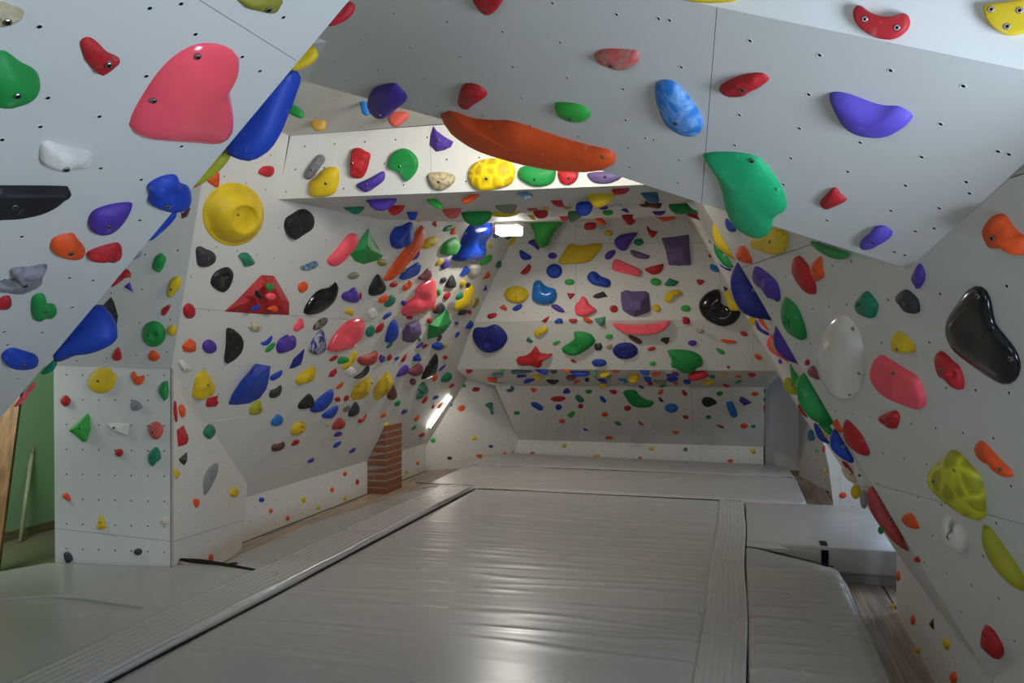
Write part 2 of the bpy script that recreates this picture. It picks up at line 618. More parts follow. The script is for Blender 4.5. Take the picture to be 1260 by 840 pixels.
# jamb of the recess, its outer wall and the alcove behind
box('wall_recess', 2.42, 2.5, 5.0, 8.9, 0, 2.2, M_PLAST)['kind'] = 'structure'
box('wall_recess', .93, 2.45, 5.2, 5.27, 0, 1.6, M_PLAST)['kind'] = 'structure'
box('wall_alcove', .27, .70, 10.62, 10.7, 0, 2.4, M_PLAST)['kind'] = 'structure'
v_ = [(.66, 10.62, 0), (.93, 9.4, 0), (.93, 9.4, 2.4), (.66, 10.62, 2.4)]
o_ = mesh_obj('wall_alcove', v_, [(0, 1, 2, 3)], M_PLAST, origin=ctr(v_)); o_['kind'] = 'structure'
md_ = o_.modifiers.new('solid', 'SOLIDIFY'); md_.thickness = .05
box('baseboard_alcove', .28, .69, 10.59, 10.62, 0, .06, M_BASE)['kind'] = 'structure'

# roof
facet(ceiling, P['F2'], [(863, 250), (1118, 331), (1367, 108), (882, 9), (840, 0), (420, -86), (290, -100), (250, 52), (365, 97), (570, 154)],
      seams=[((882, 9), (863, 250))],
      extra_holes=[(300 + x / 3.925, y / 3.925) for x, y in ((725, 64), (982, 106), (1250, 154), (567, 190), (802, 230), (1046, 274),
                   (435, 297), (648, 338), (871, 379), (490, 389), (933, 514), (1154, 558))] +
                  [(620 + x / 3.925, y / 3.925) for x, y in ((235, 15), (545, 70), (747, 90), (800, 98), (272, 206), (1188, 197),
                   (43, 323), (857, 324), (305, 375), (575, 430), (86, 472), (588, 580), (125, 607), (360, 659), (601, 714),
                   (683, 667), (722, 675), (845, 771), (607, 807), (1137, 555), (1115, 701))] +
                  [(940 + x / 3.925, y / 3.925) for x, y in ((269, 266), (611, 340), (962, 415), (216, 456), (853, 599), (171, 620),
                   (465, 688), (130, 764), (762, 758), (405, 829), (1130, 731), (1183, 745))] +
                  [(1040 + x / 5.714, 200 + y / 5.714) for x, y in ((423, 161), (321, 338), (851, 136), (874, 216),
                   (660, 321), (494, 483), (626, 461), (347, 628), (418, 650))] +
                  [(964, 227), (1017.6, 271), (773, 182), (835.4, 196.5), (834.3, 225)])
facet(ceiling, P['F3'], [(420, -84), (840, -.5), (882, 8.5), (1420, 119), (1420, -350), (420, -350)], mat=M_WALLW)
facet(ceiling, P['G'], [(-3.2, 3.0, 2.78), (-3.2, 4.27, 2.78), (.6, 4.27, 2.78), (.6, 3.0, 2.78)], holes=(.15, .15, None, .3, True))
facet(ceiling, P['BF'], [(342, 245), (357, 167), (900, 128), (900, 223)], seams=[((529, 154), (531, 237))],
      holes=(.19, .13, (399, 206), 0, True), mat=M_WALLW)
facet(ceiling, P['BU'], [(-2.72, 4.44, 2.45), (-2.66, 5.8, 2.53), (.0, 5.8, 2.53), (.0, 4.44, 2.45)], holes=(.2, .2, None, 0, True))
facet(ceiling, P['T'], [(-2.66, 5.8, 2.53), (-2.43, 9.07, 2.96), (-.3, 9.07, 2.96), (-.1, 5.8, 2.53)], holes=(.2, .2, None, 0, True))

# far end
facet(wall_far, P['A'], [(-2.43, 9.07, 2.96), (-3.02, 9.2, 1.86), (.2, 9.2, 1.86), (-.3, 9.07, 2.96)],
      seams=[((708, 275), (709, 405)), ((883, 290), (890, 415)), ((570, 300), (950, 298))], holes=(.17, .16, (695, 279), 0, False))
facet(wall_far, P['B'], [(-3.02, 9.2, 1.86), (-3.34, 9.48, 1.30), (.45, 9.48, 1.30), (.2, 9.2, 1.86)],
      seams=[((769, 406), (770, 456)), ((928, 400), (925, 456))], holes=(.17, .15, (632, 405), 0, True))
facet(wall_far, P['C'], [(-3.34, 9.48, 1.30), (575, 466), (609, 474), (.28, 10.1, 1.09), (.45, 9.48, 1.30)], holes=(.17, .2, None, 0, True))
facet(wall_far, P['D'], [(609, 474), (.27, 10.1, 1.09), (.27, 10.5, .35), (638, 541)],
      seams=[((711, 475), (713, 545)), ((851, 475), (852, 547)), ], holes=(.136, .125, (642, 479), 0, False))
facet(wall_far, P['DP'], [(575, 466), (609, 474), (638, 541), (626, 565), (600, 575), (524, 600), (522, 552)], holes=(.136, .125, (594, 468), .1, True))
facet(wall_far, P['E'], [(638, 541), (.27, 10.5, .35), (.27, 10.5, 0), (-3.1, 10.5, 0)], seams=[((728, 541), (728, 570)), ((862, 541), (862, 570))],
      holes=(.143, .12, (683, 546), 0, False), mat=M_WALLW)
P['XF'] = Plane((1, 0, 0), (.272, 0, 0)); P['XF'].n = np.array([1., 0, 0])
facet(wall_far, P['XF'], [(.272, 9.50, 1.30), (.272, 10.1, 1.09), (.272, 10.5, .35), (.272, 10.5, 0), (.272, 10.62, 0), (.272, 10.62, 1.8), (.272, 9.3, 1.8)])

# room shell behind the panels
for nm, a in (('wall_back', (-7, 4, -3.1, -3.0, 0, 3.4)), ('wall_outer_left', (-6.2, -6.12, -3, 11.2, 0, 3.4)),
              ('wall_outer_right', (3.0, 3.1, -3, 11.2, 0, 3.4)), ('wall_end', (-6.2, 3.1, 11.1, 11.2, 0, 3.4))):
    box(nm, *a, M_PLAST)['kind'] = 'structure'
box('ceiling', -6.2, 3.1, -3, 11.2, 3.4, 3.5, M_PLAST)['kind'] = 'structure'
floor = box('floor', -6.2, 3.1, -3, 11.2, -.06, -.012, M_PLY); floor['kind'] = 'structure'
box('floor', -6.1, -4.05, 1.0, 6.0, -.011, 0.0, M_LINO)['kind'] = 'structure'
# laminate planks where the mats leave the floor bare
pv, pf = box_vf(-.0715, .0715, -.599, .599, -.0115, 0)
pm = bpy.data.meshes.new('plank'); pm.from_pydata(pv, [], pf); pm.materials.append(M_FLOOR)
rnd = random.Random(3)
for x0, x1, y0, y1 in ((.30, .885, 1.8, 10.6), (.89, 2.4, 5.35, 8.6), (-3.82, -2.9, 4.3, 10.4)):
    nx = int((x1 - x0) / .145 + .001)
    for i in range(nx):
        yy = y0 - rnd.random() * 1.1
        while yy < y1:
            o = bpy.data.objects.new('plank', pm)
            COL.objects.link(o); o.location = (x0 + .0725 + i * .145, yy + .6, 0)
            o.parent = floor; o.matrix_parent_inverse = Matrix.Translation(floor.location).inverted()
            yy += 1.2

# small green side room at the left
box('wall_side_room', -5.80, -5.70, 1.0, 5.85, 0, 3.0, M_GREEN)['kind'] = 'structure'
box('wall_side_room', -5.80, -4.2, 5.80, 5.88, 0, 3.0, M_GREEN)['kind'] = 'structure'
box('baseboard_left', -5.70, -5.67, 1.0, 5.80, 0, .075, M_BASE)['kind'] = 'structure'
box('baseboard_rear', -5.67, -5.42, 5.77, 5.80, 0, .075, M_BASE)['kind'] = 'structure'
box('trim_door', -5.42, -5.30, 5.70, 5.80, 0, 2.2, M_PLAST, bevel=.005)['kind'] = 'structure'
b = [P['X1'] if 'X1' in P else None]


def rod(name, a, b, r, mat, parent=None, seg=12, r2=None):
    a, b = Vector(a), Vector(b)
    d = (b - a); q = d.to_track_quat('Z', 'Y')
    v = []
    r2 = r if r2 is None else r2
    for e, p, rr in ((0, a, r), (1, b, r2)):
        for k in range(seg):
            t = 2 * math.pi * k / seg
            v.append(tuple(p + q @ Vector((math.cos(t) * rr, math.sin(t) * rr, 0))))
    f = [(k, (k + 1) % seg, seg + (k + 1) % seg, seg + k) for k in range(seg)]
    f += [tuple(range(seg - 1, -1, -1)), tuple(range(seg, 2 * seg))]
    o = mesh_obj(name, v, f, mat, parent, origin=ctr(v))
    for p in o.data.polygons: p.use_smooth = len(p.vertices) == 4
    return o


st = empty('wooden_pole', at(25, 660, 6.75))
tag(st, 'thin pale wooden pole leaning on the green wall', 'pole')
pa_, pb_ = np.array([-5.55, 5.30, .0]), np.array([-5.66, 5.62, .92])
pa_ = np.array(P['KL'].p) * 0 + EYEV + ray(25, 662) * 6.62; pa_[2] = .0
pb_ = EYEV + ray(42, 538) * 6.95
pm_ = pa_ + (pb_ - pa_) * .84
rod('shaft', pa_, pm_, .016, M_STICK, st)
rod('tip', pm_, pb_, .020, M_STICK, st)
bd = empty('leaning_board', (-5.4, 4.6, 0))
tag(bd, 'raw brown wooden board leaning in the green side room', 'board')
v_ = [at(-30, 705, 5.6), at(-4, 700, 5.6), at(27, 470, 5.9), at(0, 470, 5.9)]
v_[0][2] = v_[1][2] = 0.0
o_ = mesh_obj('plank', v_, [(0, 1, 2, 3)], M_BOARD, bd, origin=ctr(v_))
md_ = o_.modifiers.new('solid', 'SOLIDIFY'); md_.thickness = .03

# ------------------------------------------------------------------ brick chimney
ch = empty('chimney', (-3.73, 8.28, 0))
tag(ch, 'red brick chimney standing through the left wall near the far end', kind='structure')
bx0, bx1, by0, by1 = -3.95, -3.63, 8.06, 8.50


def bevel_brick(x0, x1, y0, y1, z0, z1):
    # the top follows the underside of the slope
    zt = lambda x: .35 + (x + 3.84) / .54 - .012
    v, f = box_vf(x0, x1, y0, y1, z0, z1)
    v = [(x, y, min(z, max(zt(x), z0)) if z > z0 else z) for x, y, z in v]
    return v, f


v, f = bevel_brick(bx0 + .008, bx1 - .008, by0 + .008, by1 - .008, 0, .70)
mesh_obj('mortar', v, f, M_MORTAR, ch, origin=ctr(v))
z = 0.004
ci = 0
while z < .70:
    lay = [(bx0, bx1, by0, by0 + .11), (bx1 - .11, bx1, by0 + .12, by1)] if ci % 2 else \
          [(bx0 + .19, bx1, by0, by0 + .11), (bx0, bx0 + .18, by0, by0 + .11), (bx1 - .11, bx1, by0 + .12, by0 + .27), (bx1 - .11, bx1, by0 + .28, by1)]
    for x0, x1, y0, y1 in lay:
        e = rnd.random() * .004
        if .35 + (x1 + 3.84) / .54 - .012 > z + .02:
            v, f = bevel_brick(x0, x1 - e, y0 + e, y1, z, z + .056)
            o = mesh_obj('brick', v, f, M_BRICK, ch, origin=ctr(v))
    z += .0735
    ci += 1

# ------------------------------------------------------------------ crash mats
MT = .235


def mat_thing(label, loc):
    t = empty('crash_mat', loc)
    return tag(t, label, 'mat', 'grey vinyl crash mats covering the floor')


def ribs(name, x0, x1, y0, y1, z, n, parent):
    """a wide cover strip of vinyl with stitched ribs running along it"""
    v, f = [], []
    ny, nx = 60, n * 6
    rr = random.Random(int(abs(x0) * 100))
    ph = [rr.random() * 6 for _ in range(9)]
    for j in range(ny + 1):
        y = y0 + (y1 - y0) * j / ny
        for i in range(nx + 1):
            u = i / nx
            x = x0 + (x1 - x0) * u + .006 * math.sin(y * 3.1 + ph[0])
            w = .0035 * abs(math.sin(math.pi * n * u)) ** .6 + .0018 * math.sin(y * 9 + ph[1] + u * 4) + .0012 * math.sin(y * 23 + ph[2] + u * 9)
            v.append((x, y, z + .004 + w - (.004 if i in (0, nx) else 0)))
    for j in range(ny):
        for i in range(nx):
            a = j * (nx + 1) + i
            f.append((a, a + 1, a + nx + 2, a + nx + 1))
    return mesh_obj(name, v, f, M_STRAP, parent, smooth=True, origin=ctr(v))


def sheet(name, x0, x1, y0, y1, z, parent, seed, count, nx=56, ny=None, focus=None, tilt=.05):
    """slack vinyl surface with real long wrinkles running across it"""
    rs = np.random.RandomState(seed)
    ny = ny or int((y1 - y0) / .017)
    X, Y = np.meshgrid(np.linspace(x0, x1, nx + 1), np.linspace(y0, y1, ny + 1))
    H = .0035 * np.sin(X * 2.3 + 1 + np.sin(Y * .9)) * np.sin(Y * 1.7 + seed)
    for _ in range(count):
        if focus and rs.rand() < .55:
            cx = rs.normal(focus[rs.randint(len(focus))], .16)
        else:
            cx = rs.uniform(x0, x1)
        cy = rs.uniform(y0, y1)
        L = rs.uniform(.12, .55); w = rs.uniform(.014, .035); a = rs.uniform(.0015, .0052)
        t_ = rs.normal(0, tilt)
        dx = X - cx; dy = Y - cy - t_ * dx + .03 * dx * dx
        H += a * np.exp(-(dx / L) ** 2) * (np.exp(-(dy / w) ** 2) - .5 * np.exp(-((dy - w * 1.7) / w) ** 2))
    e = np.clip(np.minimum.reduce([X - x0, x1 - X, Y - y0, y1 - Y]) / .03, 0, 1)
    Z = z + .0015 + np.maximum((H + .006), .0) * e - .003 * (1 - e)
    v = np.stack([X.ravel(), Y.ravel(), Z.ravel()], 1)
    n = nx + 1
    f = [(r * n + c, r * n + c + 1, (r + 1) * n + c + 1, (r + 1) * n + c) for r in range(ny) for c in range(nx)]
    return mesh_obj(name, [tuple(p) for p in v], f, M_VINYL, parent, smooth=True, origin=ctr(v))


def line_strip(name, pts, w, z, mat, parent, h=.004):
    v, f = [], []
    for i, p in enumerate(pts):
        p = np.array(p)
        a = np.array(pts[max(0, i - 1)]); b = np.array(pts[min(len(pts) - 1, i + 1)])
        d = (b - a) / np.linalg.norm(b - a)
        nn = np.array([-d[1], d[0]])
        ww = w[i] if isinstance(w, (list, tuple)) else w
        for s in (-.5, .5):
            q = p + nn * ww * s
            v += [(q[0], q[1], z), (q[0], q[1], z + h)]
    for i in range(len(pts) - 1):
        a, b = 4 * i, 4 * i + 4
        f += [(a + 1, a + 3, b + 3, b + 1), (a, b, b + 2, a + 2), (a, a + 1, b + 1, b), (a + 2, b + 2, b + 3, a + 3)]
    f += [(0, 2, 3, 1), (len(v) - 4, len(v) - 3, len(v) - 1, len(v) - 2)]
    return mesh_obj(name, v, f, mat, parent, origin=ctr(v))


def wob(x0, y0, x1, y1, n, amp, seed):
    r = random.Random(seed); out = []
    p = [r.random() * 6 for _ in range(3)]
    for i in range(n + 1):
        t = i / n
        dx, dy = x1 - x0, y1 - y0
        L = math.hypot(dx, dy)
        w = amp * (math.sin(t * 9 + p[0]) + .5 * math.sin(t * 23 + p[1]))
        out.append((x0 + dx * t - dy / L * w, y0 + dy * t + dx / L * w))
    return out


t = mat_thing('large grey vinyl mat in the middle of the floor', (-1.3, 4.0, 0))
box('cover', -2.40, -.082, -1.0, 7.34, .002, MT, M_VINYL, t, bevel=.02, seg=3)
sheet('slack_top', -2.385, -.185, .3, 7.32, MT, t, 4, 230, focus=(-1.75, -.45))
ribs('cover_strip', -.18, .02, .3, 7.34, MT, 7, t)
line_strip('edging_and_gap', wob(-2.395, .3, -2.395, 7.34, 50, .006, 1), [.010 + .008 * abs(math.sin(i * .7)) for i in range(51)], MT + .001, M_BLACK, t)
line_strip('edging_and_gap', wob(-2.38, 7.36, .0, 7.36, 30, .005, 2), .022, MT - .001, M_BLACK, t)

ML = .262
t = mat_thing('grey vinyl mat filling the left side below the sloping wall', (-3.2, 3.0, 0))
ge = Plane((0, 0, 1), (0, 0, ML))
lp = [(-2.42, -1.0), (-2.42, 7.34)] + [tuple(ge.hit(*q)[:2]) for q in ((530, 599), (500, 605), (452, 621), (400, 637), (350, 658), (300, 679), (276, 691))] + [(pc_[0] + .03, pc_[1] + .04), (pc_[0] + .01, pc_[1] - .03), (-4.02, 4.045),
      (-4.35, 3.4), (-4.7, 2.6), (-4.7, -1.0)]
prism('cover', lp[::-1], .002, ML, M_VINYL, t, bevel=.02)
g0, g1, g2 = [Plane((0, 0, 1), (0, 0, ML)).hit(*q)[:2] for q in ((210, 687), (272, 694), (341, 706))]
line_strip('edging_and_gap', [g0, (g0 + g1) / 2, g1, g2], [.01, .085, .05, .006], ML + .0005, M_BLACK, t)  # shade of the gap in the mat, painted as a flat black wedge
line_strip('edging_and_gap', [ge.hit(281, 694)[:2], ge.hit(292, 693)[:2]], .03, ML + .0005, M_BLACK, t)
ribs('cover_strip', -2.72, -2.425, .3, 7.32, ML, 7, t)
line_strip('edging_and_gap', wob(-3.0, 7.36, -2.43, 7.36, 8, .004, 4), .022, ML - .001, M_BLACK, t)
# raised welt along the cover of the left mat
wl = [ge.hit(*q)[:2] for q in ((0, 738), (30, 736), (60, 734), (100, 737), (140, 743), (175, 748))]
line_strip('seam', wl, [.004, .01, .012, .012, .01, .004], ML + .0005, M_STRAP, t, h=.008)

t = mat_thing('grey vinyl mat with slanting far corner beside the bare floor on the right', (.3, 3.5, 0))
prism('cover', [(.02, -1.0), (.56, -1.0), (.575, 4.9), (.555, 5.24), (.52, 5.30), (.20, 5.57), (.08, 5.68), (.02, 5.69)], .002, MT, M_VINYL, t, bevel=.022)
sheet('slack_top', .035, .55, .3, 5.2, MT, t, 8, 90, nx=22, focus=(.15,))
line_strip('edging_and_gap', [(.03, 5.69), (.10, 5.67), (.22, 5.57), (.53, 5.31)], .012, MT - .002, M_BLACK, t)

t = mat_thing('thick grey mat reaching into the recess behind the right wall', (.8, 6.5, 0))
prism('cover', [(.03, 5.86), (.2, 5.83), (2.0, 5.76), (2.0, 7.5), (1.0, 7.42), (.03, 7.33)], .07, MT, M_VINYL, t, bevel=.015)
prism('base', [(.05, 5.89), (.2, 5.86), (2.0, 5.79), (2.0, 7.5), (1.0, 7.42), (.05, 7.33)], .002, .066, M_VINYL2, t)
prism('flap', [(.03, 5.69), (.30, 5.72), (.20, 5.86), (.03, 5.88)], MT - .03, MT - .006, M_STRAP, t)
box('hook_tape', .505, .55, 5.808, 5.85, .10, MT - .02, M_BLACK, t)
box('hook_tape', .505, .55, 5.85, 5.99, MT - .001, MT + .003, M_BLACK, t)

t = mat_thing('grey mat across the hall, just behind the large middle mat', (-1.2, 8.1, 0))
prism('cover', [(-2.95, 7.38), (.50, 7.38), (.535, 7.5), (.53, 8.83), (-2.98, 8.83)], .002, MT + .004, M_VINYL, t, bevel=.03)
sheet('slack_top', -2.9, .50, 7.42, 8.80, MT + .004, t, 11, 60, focus=(-2.4, -2.0), tilt=.5)
line_strip('edging_and_gap', wob(-2.9, 8.85, .50, 8.85, 24, .006, 5), .026, MT - .002, M_BLACK, t)
t = mat_thing('farthest grey mat, against the foot of the far wall', (-1.2, 9.5, 0))
prism('cover', [(-3.0, 8.87), (.53, 8.87), (.50, 9.55), (.36, 9.72), (-2.7, 9.95), (-2.95, 9.7)], .002, MT + .01, M_VINYL, t, bevel=.045)

# ------------------------------------------------------------------ lamps that show
def tube(a, b, r, label, glow):
    t = empty('tube_lamp', tuple(a))
    tag(t, label, 'lamp')
    a, b = np.array(a), np.array(b)
    d = (b - a) / np.linalg.norm(b - a)
    rod('tube', a + d * .02, b - d * .02, r, glow, t)
    rod('end_cap', a, a + d * .02, r * 1.15, M_WALLW, t)
    rod('end_cap', b - d * .02, b, r * 1.15, M_WALLW, t)
    return t


s_ = P['SL']
tube(s_.hit(527.5, 527.5, .035), s_.hit(556, 486.5, .035), .013, 'glowing white tube lamp on the left slope beyond the brick chimney', M_TUBE)
lp = empty('lamp_panel', (-2.22, 7.9, 2.75))
tag(lp, 'glaring white lamp under the ceiling at the far end of the left slope', 'lamp')
box('diffuser', -2.35, -2.12, 7.82, 8.02, 2.675, 2.76, M_SKYL, lp, bevel=.01)
box('housing', -2.36, -2.11, 7.81, 8.03, 2.76, 2.80, M_WALLW, lp, bevel=.004)

